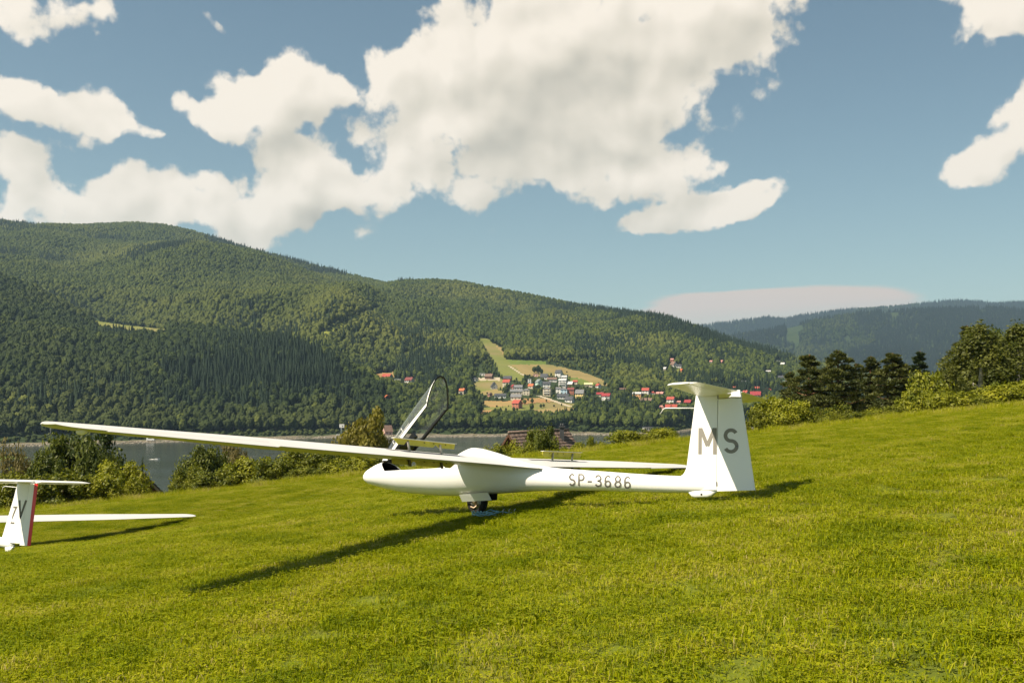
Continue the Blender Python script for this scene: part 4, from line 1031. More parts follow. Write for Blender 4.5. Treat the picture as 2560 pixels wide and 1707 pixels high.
for k, (x, y, hpx, kind) in enumerate(M_GT):
    p = hit(x, y, 1000); H = hpx * p.y / F
    me = (PB[k % len(PB)] if kind == 0 else PB[3] if kind == 1 else PC[k % 4] if kind == 2 else PC[3])
    o = obj('garden_tree' if kind < 2 else 'garden_conifer', me, None, p - Vector((0, 0, .3)), group='trees between the houses and fields of the far village', cat='tree')
    o['label'] = {0: 'round-crowned tree standing between the houses and fields of the far village', 1: 'tall dark oval tree beside the pale narrow block in the far village',
                  2: 'dark pointed spruce standing between the houses of the far village', 3: 'narrow dark cypress-like tree alone in the field left of the lone red house'}[kind]
    j = min(range(len(HOUSES)), key=lambda q: math.hypot(HOUSES[q][0] - x, (HOUSES[q][1] - 6 - y + hpx * .4) * 1.6))
    dx, dy = x - HOUSES[j][0], y - HOUSES[j][1]
    rel = 'left of' if dx < -5 and abs(dx) > abs(dy) else 'right of' if dx > 5 and abs(dx) > abs(dy) else 'just behind' if dy < 0 else 'just in front of'
    if kind != 3 and kind != 1:
        w_ = HOUSES[j][10].split()[:7]
        while w_[-1] in ('in', 'the', 'of', 'with', 'a', 'under', 'and', 'at', 'on', 'left', 'right', 'just', 'right,', 'its', 'beside', 'by'): w_.pop()
        o['label'] = ' '.join((['small'] if hpx < 10 else ['tall'] if hpx > 15 else []) + [{0: 'round tree', 2: 'dark pointed spruce'}[kind], rel, 'the'] + w_).rstrip(',')
    s = H / (14.0 if kind < 2 else 20.0); o.scale = (s * (1.1 if kind == 0 else .8), s * (1.1 if kind == 0 else .8), s); o.rotation_euler = (0, 0, k * 1.7)

# ------------------------------------------------------------------ cottages just below the meadow
def slab(b, p, n): b.prism(p, n)
def cottage(label, apex0, apex1, run, drop, mats, ground_z, chimney, courses, name='cottage'):
    """apex0, apex1: ridge ends; run: horizontal vector from the ridge to the front eave"""
    a0, a1 = Vector(apex0), Vector(apex1); a1.z = a0.z; run = Vector(run); c = (a0 + a1) / 2
    t = thing(name, label, 'cottage', (c.x, c.y, ground_z))
    off = Vector((c.x, c.y, ground_z)); A0, A1 = a0 - off, a1 - off; d = Vector((0, 0, -drop))
    u = (A1 - A0).normalized()
    B0, B1 = A0 + u * .35, A1 - u * .35; k = .86
    w = MB(); low = Vector((0, 0, 0))
    poly = [B0 - Vector((0, 0, .15)), B0 + run * k + d * k - Vector((0, 0, .15)), Vector(((B0 + run * k).x, (B0 + run * k).y, -1)), Vector(((B0 - run * k).x, (B0 - run * k).y, -1)), B0 - run * k + d * k - Vector((0, 0, .15))]
    w.prism(poly, B1 - B0); w.obj('wall', mats[1], t)
    r = MB()
    for s in (-1, 1):
        nrm = (u.cross(run * s + d)); nrm.normalize()
        if nrm.z < 0: nrm = -nrm
        r.prism([A0, A1, A1 + run * s + d, A0 + run * s + d], nrm * .10)
    ro = r.obj('roof', mats[0], t)
    for s in (-1, 1):
        sl = run * s + d; nrm = u.cross(sl); nrm.normalize()
        if nrm.z < 0: nrm = -nrm
        for i in range(courses):
            f0, f1 = i / courses, (i + 1) / courses
            p0 = A0 + sl * f0 + nrm * .105; p1 = A1 + sl * f0 + nrm * .105; q1 = A1 + sl * (f1 + .012) + nrm * .17; q0 = A0 + sl * (f1 + .012) + nrm * .17
            # one course of tiles: ribbed so that the single tiles show
            n = max(6, int((A1 - A0).length / .32)); V = []; Fs = []
            for j in range(n + 1):
                e = .035 * (j % 2)
                V += [p0.lerp(p1, j / n) + nrm * e, q0.lerp(q1, j / n) + nrm * e, q0.lerp(q1, j / n) - nrm * .05]
            for j in range(n):
                Fs += [(3 * j, 3 * j + 1, 3 * j + 4, 3 * j + 3), (3 * j + 1, 3 * j + 2, 3 * j + 5, 3 * j + 4)]
            MB().add(V, Fs).obj('tile_course', mats[2], ro)
    ridge = MB().tube([A0 - u * .05 + Vector((0, 0, .16)), A1 + u * .05 + Vector((0, 0, .16))], .14, 8); ridge.obj('ridge_cap', mats[2], ro)
    for E, sgn in ((A0, -1), (A1, 1)):
        for s in (-1, 1):
            v = MB(); v.prism([E + u * sgn * .04, E + u * sgn * .04 + run * s + d, E + u * sgn * .04 + run * s + d + Vector((0, 0, -.22)), E + u * sgn * .04 + Vector((0, 0, -.26))], u * sgn * .05); v.obj('bargeboard', mats[3], ro)
    if chimney:
        f, g_, hh, sz, cm = chimney
        b = A0.lerp(A1, f) + (run + d) * g_
        ch = MB().box(b + Vector((0, 0, hh / 2 - .6)), (sz, sz, hh + 1.2)); ch.box(b + Vector((0, 0, hh + .06)), (sz + .16, sz + .16, .14)); co = ch.obj('chimney', cm, ro)
        for s in (-1, 1): MB().tube([b + Vector((s * sz * .25, 0, hh + .1)), b + Vector((s * sz * .25, 0, hh + .38))], .09, 8).obj('chimney_pot', RM['dark'], co)
    return t, A0, A1, u
M_TILE = material('brown_roof_tile', (.155, .110, .090), .7, .3, noise=(5, .35), bump=(30, .3))
M_TILE2 = material('weathered_roof_tile', (.075, .062, .055), .8, .25, noise=(5, .35))
M_WOOD = material('dark_timber', (.075, .035, .02), .7, .25, noise=(4, .4), bump=(20, .3))
M_REDWOOD = material('red_timber', (.11, .035, .022), .7, .25, noise=(4, .3))
a0 = px(1272, 1085, 98); a1 = px(1421, 1078, 104.6)
dirx = Vector((a1.x - a0.x, a1.y - a0.y, 0)).normalized(); rn = Vector((dirx.y, -dirx.x, 0)) * 2.9
t, A0, A1, u = cottage('brown tiled cottage roof rising behind the bush between fuselage and fin', a0, a1, rn, 3.7, (M_TILE, M_REDWOOD, M_TILE, M_WOOD), a0.z - 7.5, (.80, .22, 1.3, .42, RM['dark']), 13)
obj('window', me_win, t, A0 + u * .32 + Vector((0, 0, -2.6))).rotation_euler = (0, 0, math.atan2(u.y, u.x) + math.pi / 2)
a0 = px(362, 1190, 84); ud = Vector((-.62, .78, 0)); a1 = a0 + ud * 7
t, A0, A1, u = cottage('dark timber cottage with a chimney half hidden at the left meadow edge', a0, a1, Vector((.78, .62, 0)) * 3.4, 3.5, (M_TILE2, M_WOOD, M_TILE2, material('weathered_board', (.20, .15, .12), .8, .2)), a0.z - 7.0, None, 12)
c = px(333, 1186, 87); ch = MB().box(c - t.location + Vector((0, 0, -.6)), (.62, .62, 2.4)); co = ch.obj('chimney', material('rendered_chimney', (.52, .44, .33), .85, .2, noise=(3, .25)), t)
MB().box(c - t.location + Vector((0, 0, .66)), (.74, .74, .10)).obj('chimney_cap', RM['dark'], co)
for i in range(7):
    f = i / 6; MB().box(A0 + ud * .30 + Vector((0, 0, -1.3 - i * .42)), (.08 + 2 * (1.3 + i * .42) * .8, .06, .36), Matrix.Rotation(math.atan2(.62, .78), 3, 'Z')).obj('plank', M_WOOD, t)

# ------------------------------------------------------------------ leaf-built bushes and trees
def cards(C, A, B, tint, mats, name, extra=None):
    """diamond leaves: centre, half long axis, half short axis"""
    n = len(C)
    V = np.empty((n, 4, 3)); V[:, 0] = C - A; V[:, 1] = C + B; V[:, 2] = C + A; V[:, 3] = C - B
    Fq = np.arange(4 * n).reshape(n, 4)
    return mesh_np(name, V.reshape(-1, 3), Fq, False, {'tint': ('FACE', tint)}, mats)
def unit(v): return v / np.maximum(np.linalg.norm(v, axis=-1, keepdims=True), 1e-6)
def leafy(name, seed, r, K, per, leaf, mat, shape='bush', spread=.30, droop=0.0, up=.35, tone=.5):
    """r = half sizes; foliage stands on z = 0"""
    rs = np.random.RandomState(seed); rx, ry, rz = r
    d = unit(rs.normal(size=(K, 3)))
    if shape == 'bush': d[:, 2] = np.where(d[:, 2] < -.35, -d[:, 2], d[:, 2])
    rad = rs.uniform(.35, 1.0, K) ** .55
    if shape == 'upright':      # birch-like, narrow at the top
        zz = rs.uniform(-.95, 1, K); ww = np.sqrt(np.clip(1 - np.abs(zz) ** 1.6, .03, 1)) * (1 - .45 * np.clip(zz, 0, 1)); ang = rs.uniform(0, 6.28, K)
        q = rs.uniform(.3, 1, K) ** .5
        cc = np.stack([np.cos(ang) * ww * q, np.sin(ang) * ww * q, zz], -1)
    else:
        lob = 1 + .22 * np.sin(d[:, 0] * 5 + seed) * np.cos(d[:, 1] * 4 + seed * 2)
        cc = d * (rad * lob)[:, None]
    cr = rs.uniform(.6, 1.3, K) * spread
    ct = np.clip(rs.normal(tone, .2, K), 0, 1)
    i = np.repeat(np.arange(K), per); n = len(i)
    v = unit(rs.normal(size=(n, 3))); rr = rs.uniform(0, 1, n) ** .5
    loc = cc[i] + v * (cr[i] * rr)[:, None]
    C = loc * np.array([rx, ry, rz]); C[:, 2] += rz * (.93 if shape != 'bush' else .62)
    C[:, 2] -= droop * rr * rz * .3
    nrm = unit(v * .9 + unit(loc + 1e-6) * .5 + rs.normal(size=(n, 3)) * .75 + np.array([0, 0, up]))
    a = unit(np.cross(nrm, rs.normal(size=(n, 3)))); a[:, 2] -= .25 + droop; a = unit(a)
    b = unit(np.cross(nrm, a))
    L = leaf * rs.uniform(.6, 1.25, n) * .5
    ok = C[:, 2] > -.25
    t = np.clip(ct[i] + rs.normal(size=n) * .16, 0, 1)
    return cards(C[ok], (a * L[:, None])[ok], (b * (L * .55)[:, None])[ok], t[ok], [mat], name)
M_BUSH = leaf_material('bush_leaf', (.045, .065, .004), (.215, .215, .010), .16, .28)
M_BUSHL = leaf_material('young_bush_leaf', (.085, .108, .005), (.260, .255, .011), .14, .32)
M_TREE = leaf_material('broadleaf_leaf', (.030, .048, .006), (.140, .155, .014), .14, .25)
M_BROWN = leaf_material('dry_leaf', (.095, .080, .025), (.190, .155, .055), .14, .3)
M_WILLOW = leaf_material('willow_leaf', (.110, .102, .018), (.260, .225, .040), .14, .4)
M_BIRCH = leaf_material('birch_leaf', (.055, .070, .010), (.150, .155, .028), .14, .4)
M_NEEDLE = leaf_material('pine_needle', (.030, .042, .010), (.105, .110, .024), .12, .15)
M_SPRUCE = leaf_material('spruce_needle', (.018, .032, .012), (.050, .070, .022), .12, .15)

def limbs(h, r0, seed, n=7, reach=1.0, zlo=.25):
    rs = random.Random(seed); b = MB()
    top = Vector((rs.uniform(-.2, .2), rs.uniform(-.2, .2), h))
    b.tube([(0, 0, -1.5), (rs.uniform(-.06, .06), .03, h * .35), top * .7, top], [r0 * 1.25, r0, r0 * .6, r0 * .2], 8)
    lb = MB()
    for k in range(n):
        z = h * rs.uniform(zlo, .85); a = k * 2.4 + rs.uniform(-.4, .4); q = reach * (1.1 - z / h) * rs.uniform(.7, 1.1)
        lb.tube([(0, 0, z), (q * .5 * math.cos(a), q * .5 * math.sin(a), z + q * .25), (q * math.cos(a), q * math.sin(a), z + q * .55)], [r0 * .45, r0 * .3, r0 * .1], 6)
    return b, lb
PLANTS = {}
def plant(name, label, cat, crown_mesh, x, ytop, d, width_px, ref_w, ref_h, bark=M_BARK, trunk_h=None, group=None, rz=None, tr=.10, ybase=None, part='foliage', zs=1.0):
    """stands where the photo shows its top; scaled so that crown width and height match"""
    X_ = (x - PW / 2) / F * d; zt = (Y0 - ytop) / F * d
    g = gz1(X_, d); base = g if ybase is None else min(g, (Y0 - ybase) / F * d)
    H = max(zt - base, .4); w = width_px / F * d
    t = thing(name, label, cat, (X_, d, base), 0, group)
    if crown_mesh.name not in PLANTS:
        co = np.empty(len(crown_mesh.vertices) * 3, np.float32); crown_mesh.vertices.foreach_get('co', co); co = co.reshape(-1, 3)
        PLANTS[crown_mesh.name] = (np.percentile(co[:, 0], 98) - np.percentile(co[:, 0], 2), np.percentile(co[:, 2], 98.5))
    ref_w, ref_h = PLANTS[crown_mesh.name]
    f = obj(part, crown_mesh, t); f.scale = (w / ref_w, w / ref_w, H / ref_h * zs)
    f.rotation_euler = (0, 0, rz if rz is not None else (x * .37) % 6.28); f.location = (0, 0, H * (1 - zs))
    tb, lb = limbs(H * .8, tr * (H / 4) ** .5, int(x), 5, w * .4)
    tb.obj('trunk' if H > 2.6 else 'stem', bark, t); lb.obj('branches', bark, t)
    return t
B1 = [leafy('bush_foliage', 100 + k, (1.5, 1.5, 1.25), 62, 95, .17, M_BUSH, spread=.30, tone=.42) for k in range(4)]
B2 = [leafy('young_bush_foliage', 120 + k, (1.4, 1.4, 1.2), 56, 85, .17, M_BUSHL, spread=.30, tone=.55, up=.5) for k in range(4)]
T1 = [leafy('broadleaf_foliage', 140 + k, (2.6, 2.6, 2.0), 150, 130, .22, M_TREE, spread=.24, tone=.40) for k in range(3)]
BR = leafy('dry_foliage', 150, (1.8, 1.8, 1.6), 70, 90, .14, M_BROWN, spread=.28, droop=.2)
WI = leafy('willow_foliage', 151, (2.4, 2.4, 2.6), 120, 120, .24, M_WILLOW, 'tree', spread=.26, droop=.6, tone=.6)
BI = [leafy('birch_foliage', 152 + k, (2.0, 2.0, 3.6), 150, 120, .20, M_BIRCH, 'upright', spread=.20, droop=.25) for k in range(2)]
W1, H1 = 3.6, 2.3
G_EDGE = 'bushes along the meadow edge'
def bush(x, yt, w, d, label, kind=1, yb=None, k=0):
    ms, rw, rh = ((B1, 3.7, 2.25) if kind == 1 else (B2, 3.5, 2.15))
    return plant('bush', label, 'bush', ms[(int(x) + k) % 4], x, yt - 4, d, w * 1.12, rw, rh, group=G_EDGE, ybase=yb, tr=.04)
# left edge of the meadow
plant('broadleaf_tree', 'tall dark green broadleaf tree behind the second glider, under the wing tip', 'tree', T1[0], 205, 1097, 58, 170, 6.0, 4.0, tr=.16)
plant('broadleaf_tree', 'lower leafy tree at the left foot of the tall dark tree', 'tree', T1[1], 120, 1150, 55, 110, 6.0, 4.0)
plant('dry_tree', 'brownish grey round tree at the far left edge', 'tree', BR, 48, 1122, 70, 100, 4.4, 3.1)
plant('broadleaf_tree', 'dark shaded tree at the right foot of the tall dark tree', 'tree', T1[2], 262, 1150, 54, 70, 6.0, 4.0)
bush(150, 1192, 120, 47, 'dark wide bush right behind the tailplane of the second glider', 1)
bush(70, 1195, 90, 46.5, 'bush behind the fin of the second glider', 1)
bush(10, 1190, 80, 47, 'bush cut by the left edge of the picture behind the second glider', 1)
bush(300, 1163, 105, 52, 'loose light green bush just left of the dark timber cottage', 2)
bush(255, 1195, 80, 48, 'low bush at the meadow edge under the dark shaded tree', 2)
bush(338, 1200, 52, 49, 'light green bush covering the left gable of the dark timber cottage', 2)
bush(400, 1256, 34, 46, 'low dark bush at the foot of the dark timber cottage', 1)
plant('spruce_sapling', 'little dark spruce beside the chimney of the timber cottage', 'spruce', (lambda: leafy('spruce_foliage', 160, (.7, .7, 1.4), 46, 60, .16, M_SPRUCE, 'upright', spread=.2))(), 358, 1170, 92, 20, 1.5, 2.7, tr=.05)
bush(452, 1200, 60, 50, 'rounded bush right of the dark timber cottage', 1)
bush(470, 1172, 66, 54, 'bush rising between the timber cottage and the brown willow shrub', 1)
plant('broadleaf_tree', 'dark bushy tree in front of the lake, left of the brownish shrub', 'tree', T1[1], 515, 1128, 56, 120, 6.0, 4.0)
plant('dry_tree', 'brownish dry shrub standing against the lake below the near wing', 'tree', BR, 590, 1112, 60, 85, 4.4, 3.1)
bush(530, 1185, 85, 47, 'dark leafy bush at the meadow edge below the bushy tree', 1)
bush(590, 1165, 90, 48.5, 'yellow green bush at the meadow edge below the brownish shrub', 2)
bush(640, 1150, 100, 49, 'yellow green bush with upright shoots against the lake', 2)
bush(690, 1152, 90, 47.5, 'wide bush in the middle of the hedge left of the nose', 1)
bush(735, 1136, 100, 50, 'tall dense bush whose top touches the wing underside', 1)
bush(790, 1128, 110, 51, 'large bush under the wing with a dark hollow', 1)
bush(845, 1140, 100, 49, 'bush under the wing left of the nose', 1)
bush(770, 1175, 80, 46, 'low dark bush at the foot of the hedge left of the nose', 1)
bush(890, 1145, 100, 48, 'leafy bush directly behind the nose of the glider', 2)
bush(955, 1140, 90, 49, 'bush behind the cockpit seen under the wing', 1)
plant('willow_tree', 'yellow brown willow rising above the wing left of the open canopy', 'willow', WI, 917, 1044, 88, 140, 4.2, 5.7, tr=.18)
# middle
bush(1240, 1120, 70, 58, 'small dark bush above the wing root, left of the brown cottage', 1)
bush(1282, 1114, 60, 60, 'reddish green bush in front of the left gable of the brown cottage', 2)
plant('fruit_tree', 'round light green tree in front of the brown cottage roof', 'tree', T1[0], 1357, 1077, 66, 78, 6.0, 4.0)
bush(1318, 1122, 60, 56, 'bush filling the foot of the brown cottage roof', 2)
bush(1415, 1124, 44, 55, 'bush under the chimney of the brown cottage', 1)
for (x, yt, w, lab) in ((1476, 1094, 14, 'taller thin sapling with a pointed tip right of the brown cottage'), (1496, 1105, 14, 'shorter thin sapling right of the pointed one'), (1448, 1108, 26, 'feathery young sapling at the right end of the brown roof')):
    plant('sapling', lab, 'sapling', B2[0], x, yt, 56, w * 1.6, 3.5, 2.15, tr=.03)
bush(1520, 1112, 50, 50, 'low bush halfway between the brown cottage and the fin', 2)
bush(1560, 1082, 84, 48, 'round bush on the crest left of the fin', 2)
bush(1612, 1090, 46, 48, 'narrow bush between the two round ones left of the fin', 2)
bush(1655, 1076, 70, 48, 'round bush closest to the fin on its left', 2)
# right
for (x, yt, w, d, lab, kd) in [(1895, 1030, 60, 48, 'bush right beside the rudder', 1), (1935, 1002, 95, 52, 'light green bush under the first tall pine', 2), (1985, 1012, 85, 50, 'yellow green bush in front of the first tall pine', 2),
                               (2045, 1030, 80, 50, 'low bush between the two tall pines', 1), (2105, 1020, 80, 51, 'brownish green bush under the second tall pine', 1), (2150, 1035, 60, 49, 'low bush below the thin pine', 1),
                               (2190, 1028, 80, 49.5, 'light bush at the foot of the thin pine', 2), (2235, 1020, 75, 50, 'bush below the broad pine', 1), (2290, 975, 80, 54, 'tall light green bush right of the broad pine', 2), (2335, 992, 90, 51, 'bush under the ragged spruce', 2),
                               (2400, 985, 100, 51, 'rounded yellow green bush left of the birch foot', 2), (2455, 1000, 70, 49.5, 'low bush in front of the birch', 1), (2500, 970, 110, 52, 'leafy bush right of the birch', 2), (2555, 960, 95, 52, 'leafy bush cut by the right edge of the picture', 2),
                               (2320, 940, 90, 60, 'young tree between the ragged spruce and the birch', 2)]:
    bush(x, yt, w, d, lab, kd)
plant('birch_tree', 'tall light green birch in front of the dark pine at the right', 'birch', BI[0], 2448, 826, 72, 165, 4.0, 6.9, bark=M_BIRCHBARK, tr=.16)
plant('birch_tree', 'broad birch cut by the right edge of the picture', 'birch', BI[1], 2552, 822, 74, 150, 4.0, 6.9, bark=M_BIRCHBARK, tr=.16)
plant('broadleaf_tree', 'lower dark tree between the two birches', 'tree', T1[2], 2505, 868, 78, 110, 6.0, 4.0)
plant('broadleaf_tree', 'dark broad tree standing behind the two birches', 'tree', T1[0], 2500, 842, 92, 170, 6.0, 4.0)
plant('broadleaf_tree', 'slim tree growing left of the tall birch', 'tree', BI[1], 2375, 925, 66, 85, 4.0, 6.9)

def pine(label, x, ytop, w, d, seed, gaps=.0, layers=9, spruce=False, ybase=None):
    X_ = (x - PW / 2) / F * d; zt = (Y0 - ytop) / F * d; base = gz1(X_, d)
    H = zt - base; R_ = w / F * d / 2
    t = thing('pine_tree' if not spruce else 'spruce_tree', label, 'pine' if not spruce else 'spruce', (X_, d, base), 0, 'conifers beyond the meadow edge on the right')
    rs = np.random.RandomState(seed)
    tk = MB().tube([(0, 0, -1), (.06, 0, H * .4), (-.05, .04, H * .75), (0, 0, H * .98)], [.20, .15, .09, .02], 8); tk.obj('trunk', M_PINEBARK, t)
    lb = MB(); C = []; A = []; B = []; T = []
    nl = int(layers * 5.2)
    for k in range(nl):
        f = .08 + .88 * (k + rs.uniform(0, .8)) / nl
        prof = np.interp(f, [.1, .25, .45, .7, .88, 1.0], [.6, .95, 1.0, .66, .32, .06]) if not spruce else np.interp(f, [.1, .3, 1.0], [.9, 1.0, .08])
        q = R_ * prof * rs.uniform(.62, 1.08)
        if rs.uniform() < gaps: q *= .4
        a = k * 2.399 + rs.uniform(-.5, .5); rise = rs.uniform(.02, .38) if not spruce else rs.uniform(-.25, .05)
        e = Vector((q * math.cos(a), q * math.sin(a), H * f + q * rise))
        m = Vector((q * .5 * math.cos(a), q * .5 * math.sin(a), H * f + q * rise * .25))
        lb.tube([(0, 0, H * f), m, e], [.05, .035, .012], 5, cap=False)
        ncl = 5
        for j in range(ncl):
            g_ = .35 + .65 * j / (ncl - 1); c = (m * (1 - g_) + e * g_) if g_ > .5 else m * (g_ * 2)
            c = np.array(c) + rs.normal(size=3) * .13 * q
            n = 56; s_ = (.20 + .26 * q / max(R_, .1)) * (R_ / 2.2) ** .5
            v = unit(rs.normal(size=(n, 3))); v[:, 2] = np.abs(v[:, 2]) * .8 - .15
            rr = rs.uniform(.1, 1, n) ** .6
            P_ = c + v * rr[:, None] * np.array([1.25, 1.25, .62]) * s_ * 1.15
            C.append(P_); al = unit(v + np.array([0, 0, .55]) + rs.normal(size=(n, 3)) * .3)
            bl = unit(np.cross(al, rs.normal(size=(n, 3))))
            L = rs.uniform(.10, .19, n); A.append(al * L[:, None]); B.append(bl * (L * .30)[:, None]); T.append(np.clip(rs.normal(.5, .22) + rs.normal(size=n) * .15, 0, 1))
    lb.obj('branches', M_PINEBARK, t)
    obj('needles', cards(np.concatenate(C), np.concatenate(A), np.concatenate(B), np.concatenate(T), [M_NEEDLE if not spruce else M_SPRUCE], 'needles'), t)
pine('left one of the two tall dense dark pines at the right', 2024, 880, 128, 84, 1, .05, 12)
pine('right and taller one of the two dense dark pines', 2096, 872, 140, 82, 2, .05, 12)
pine('thin open pine with a visible trunk right of the dense pair', 2178, 886, 82, 84, 3, .25, 9)
pine('broad layered pine in the middle of the right tree row', 2232, 877, 108, 80, 4, .08, 11)
pine('ragged spiky spruce with upcurved tips left of the birch', 2300, 872, 92, 84, 5, .15, 10, True)
pine('smaller dark pine filling the gap behind the thin pine', 2140, 905, 100, 96, 7, .05, 9)
pine('smaller dark pine behind the gap right of the broad pine', 2268, 908, 96, 97, 8, .05, 9)
pine('low dark pine left of the dense pair, nearest the rudder', 1975, 925, 90, 95, 9, .05, 9)
pine('dark pine whose crown rises behind the tall birch', 2418, 808, 118, 88, 6, .15, 10)

# ------------------------------------------------------------------ grass
def grass_material():
    m = bpy.data.materials.new('grass_blade'); m.use_nodes = True; nt = m.node_tree; nt.nodes.clear(); N = nt.nodes.new
    out = N('ShaderNodeOutputMaterial'); b = N('ShaderNodeBsdfPrincipled'); t = N('ShaderNodeBsdfTranslucent'); mx = N('ShaderNodeMixShader')
    at = N('ShaderNodeAttribute'); at.attribute_name = 'tint'
    oi = N('ShaderNodeNewGeometry')
    n = N('ShaderNodeTexNoise'); n.inputs['Scale'].default_value = .8; n.inputs['Detail'].default_value = 6; n.inputs['Roughness'].default_value = .62; link(nt, oi.outputs['Position'], n.inputs['Vector'])
    r = N('ShaderNodeMapRange'); r.inputs['From Min'].default_value = .36; r.inputs['From Max'].default_value = .66; r.inputs['To Min'].default_value = -.30; r.inputs['To Max'].default_value = .26; link(nt, n.outputs[0], r.inputs['Value'])
    ad = N('ShaderNodeMath'); ad.operation = 'ADD'; ad.use_clamp = True; link(nt, at.outputs['Fac'], ad.inputs[0]); link(nt, r.outputs[0], ad.inputs[1])
    cr = N('ShaderNodeValToRGB'); e = cr.color_ramp.elements
    e[0].position = 0; e[0].color = (.098, .142, .002, 1); e[1].position = 1; e[1].color = (.46, .38, .15, 1)
    for p_, c in ((.35, (.218, .256, .002)), (.68, (.345, .35, .004)), (.88, (.44, .40, .045))):
        q = e.new(p_); q.color = (*c, 1)
    link(nt, ad.outputs[0], cr.inputs[0]); link(nt, cr.outputs[0], b.inputs['Base Color']); link(nt, cr.outputs[0], t.inputs['Color'])
    b.inputs['Roughness'].default_value = .5; b.inputs['Specular IOR Level'].default_value = .08
    mx.inputs[0].default_value = .42
    link(nt, b.outputs[0], mx.inputs[1]); link(nt, t.outputs[0], mx.inputs[2]); link(nt, mx.outputs[0], out.inputs['Surface'])
    return m
M_GRASS = grass_material()
def grass_patch(name, seed, n, size, h0, h1, w0, w1, tmean, tsd, clover=0):
    rs = np.random.RandomState(seed)
    p = rs.uniform(-size / 2, size / 2, (n, 2)); tuft = fbm(p[:, 0] * 9 + seed, p[:, 1] * 9, seed, 3)
    h = rs.uniform(h0, h1, n) * (.55 + .9 * tuft); w = rs.uniform(w0, w1, n); a = rs.uniform(0, 6.28, n); lean = rs.uniform(.15, .95, n) * h; la = rs.uniform(0, 6.28, n)
    base = np.stack([p[:, 0], p[:, 1], np.full(n, -.012)], -1); sd = np.stack([np.cos(a), np.sin(a), np.zeros(n)], -1) * w[:, None] / 2
    ld = np.stack([np.cos(la), np.sin(la), np.zeros(n)], -1)
    mid = base + ld * (lean * .35)[:, None] + np.array([0, 0, 1]) * (h * .62)[:, None]; tip = base + ld * lean[:, None] + np.array([0, 0, 1]) * (h * np.sqrt(np.clip(1.0 - .4 * (lean / h) ** 2, .3, 1)))[:, None]
    V = np.stack([base - sd, base + sd, mid + sd * .8, mid - sd * .8, tip], 1)
    i = np.arange(n)[:, None] * 5
    Fc = np.stack([i + [[0, 1, 2]], i + [[0, 2, 3]], i + [[3, 2, 4]]], 1).reshape(-1, 3)
    t = np.clip(rs.normal(tmean, tsd, n), 0, 1); t = np.repeat(t, 3)
    V = V.reshape(-1, 3)
    if clover:
        c = np.stack([rs.uniform(-size / 2, size / 2, clover), rs.uniform(-size / 2, size / 2, clover), rs.uniform(.012, .045, clover)], -1)
        k = np.arange(3) * 2.09; CV = []; CF = []; CT = []
        for j in range(clover):
            ph = rs.uniform(0, 6); q = rs.uniform(.007, .014)
            for m_ in k:
                u = np.array([math.cos(m_ + ph), math.sin(m_ + ph), rs.uniform(-.2, .3)]); s_ = np.array([-u[1], u[0], 0]); b0 = len(V) + len(CV)
                CV += [c[j], c[j] + u * q + s_ * q * .6, c[j] + u * q * 1.5, c[j] + u * q - s_ * q * .6]; CF += [[b0, b0 + 1, b0 + 2], [b0, b0 + 2, b0 + 3]]; CT += [rs.uniform(.2, .75)] * 2
        V = np.vstack([V, CV]); Fc = np.vstack([Fc, CF]); t = np.concatenate([t, CT])
    return bpy.data.objects.new(name, mesh_np(name, V, Fc, False, {'tint': ('FACE', t)}, [M_GRASS]))
gp = [grass_patch('grass_patch_%d' % k, 300 + k, 1500, .72, .020, .050, .0035, .0075, .52, .25, 220) for k in range(7)]
def grass_pts(step, y0, y1, seed, wid=.56):
    rs = np.random.RandomState(seed); P = []
    for y in np.arange(y0, y1, step):
        xs = np.arange(-wid * y - 1.2, wid * y + 1.2, step); P.append(np.stack([xs, np.full(len(xs), y)], -1))
    P = np.concatenate(P); P += rs.uniform(-step * .45, step * .45, P.shape)
    return P, rs
P, rs = grass_pts(.46, 3.2, 46.5, 1)
instancer('grass', np.column_stack([P, gz(P[:, 0], P[:, 1])]), rs.uniform(.8, 1.25, len(P)), rs.randint(0, 7, len(P)), gp, rs.uniform(0, 6.28, len(P)), 'grass_prototypes')
# rank, paler grass and seed heads along the crest in front of the hedge
tp_ = [grass_patch('tall_grass_patch_%d' % k, 330 + k, 420, .9, .12, .34, .006, .012, .70, .2) for k in range(4)]
P, rs = grass_pts(.62, 42.5, 49, 2)
instancer('tall_grass', np.column_stack([P, gz(P[:, 0], P[:, 1])]), rs.uniform(.5, 1.2, len(P)), rs.randint(0, 4, len(P)), tp_, rs.uniform(0, 6.28, len(P)), 'tall_grass_prototypes')
# ------------------------------------------------------------------ gliders
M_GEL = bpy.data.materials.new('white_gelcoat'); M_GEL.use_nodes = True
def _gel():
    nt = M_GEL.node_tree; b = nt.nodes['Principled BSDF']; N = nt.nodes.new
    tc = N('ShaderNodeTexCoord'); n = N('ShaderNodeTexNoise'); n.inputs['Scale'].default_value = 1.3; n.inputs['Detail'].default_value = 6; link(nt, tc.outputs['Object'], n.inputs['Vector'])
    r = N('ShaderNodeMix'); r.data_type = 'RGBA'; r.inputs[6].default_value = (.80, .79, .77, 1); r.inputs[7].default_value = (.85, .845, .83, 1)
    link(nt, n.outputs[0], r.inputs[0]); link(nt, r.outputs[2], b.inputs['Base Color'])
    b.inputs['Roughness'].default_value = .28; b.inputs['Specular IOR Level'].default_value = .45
    n2 = N('ShaderNodeTexNoise'); n2.inputs['Scale'].default_value = 5; n2.inputs['Detail'].default_value = 2; link(nt, tc.outputs['Object'], n2.inputs['Vector'])
    bp = N('ShaderNodeBump'); bp.inputs['Strength'].default_value = .04; bp.inputs['Distance'].default_value = .02; link(nt, n2.outputs[0], bp.inputs['Height']); link(nt, bp.outputs[0], b.inputs['Normal'])
_gel()
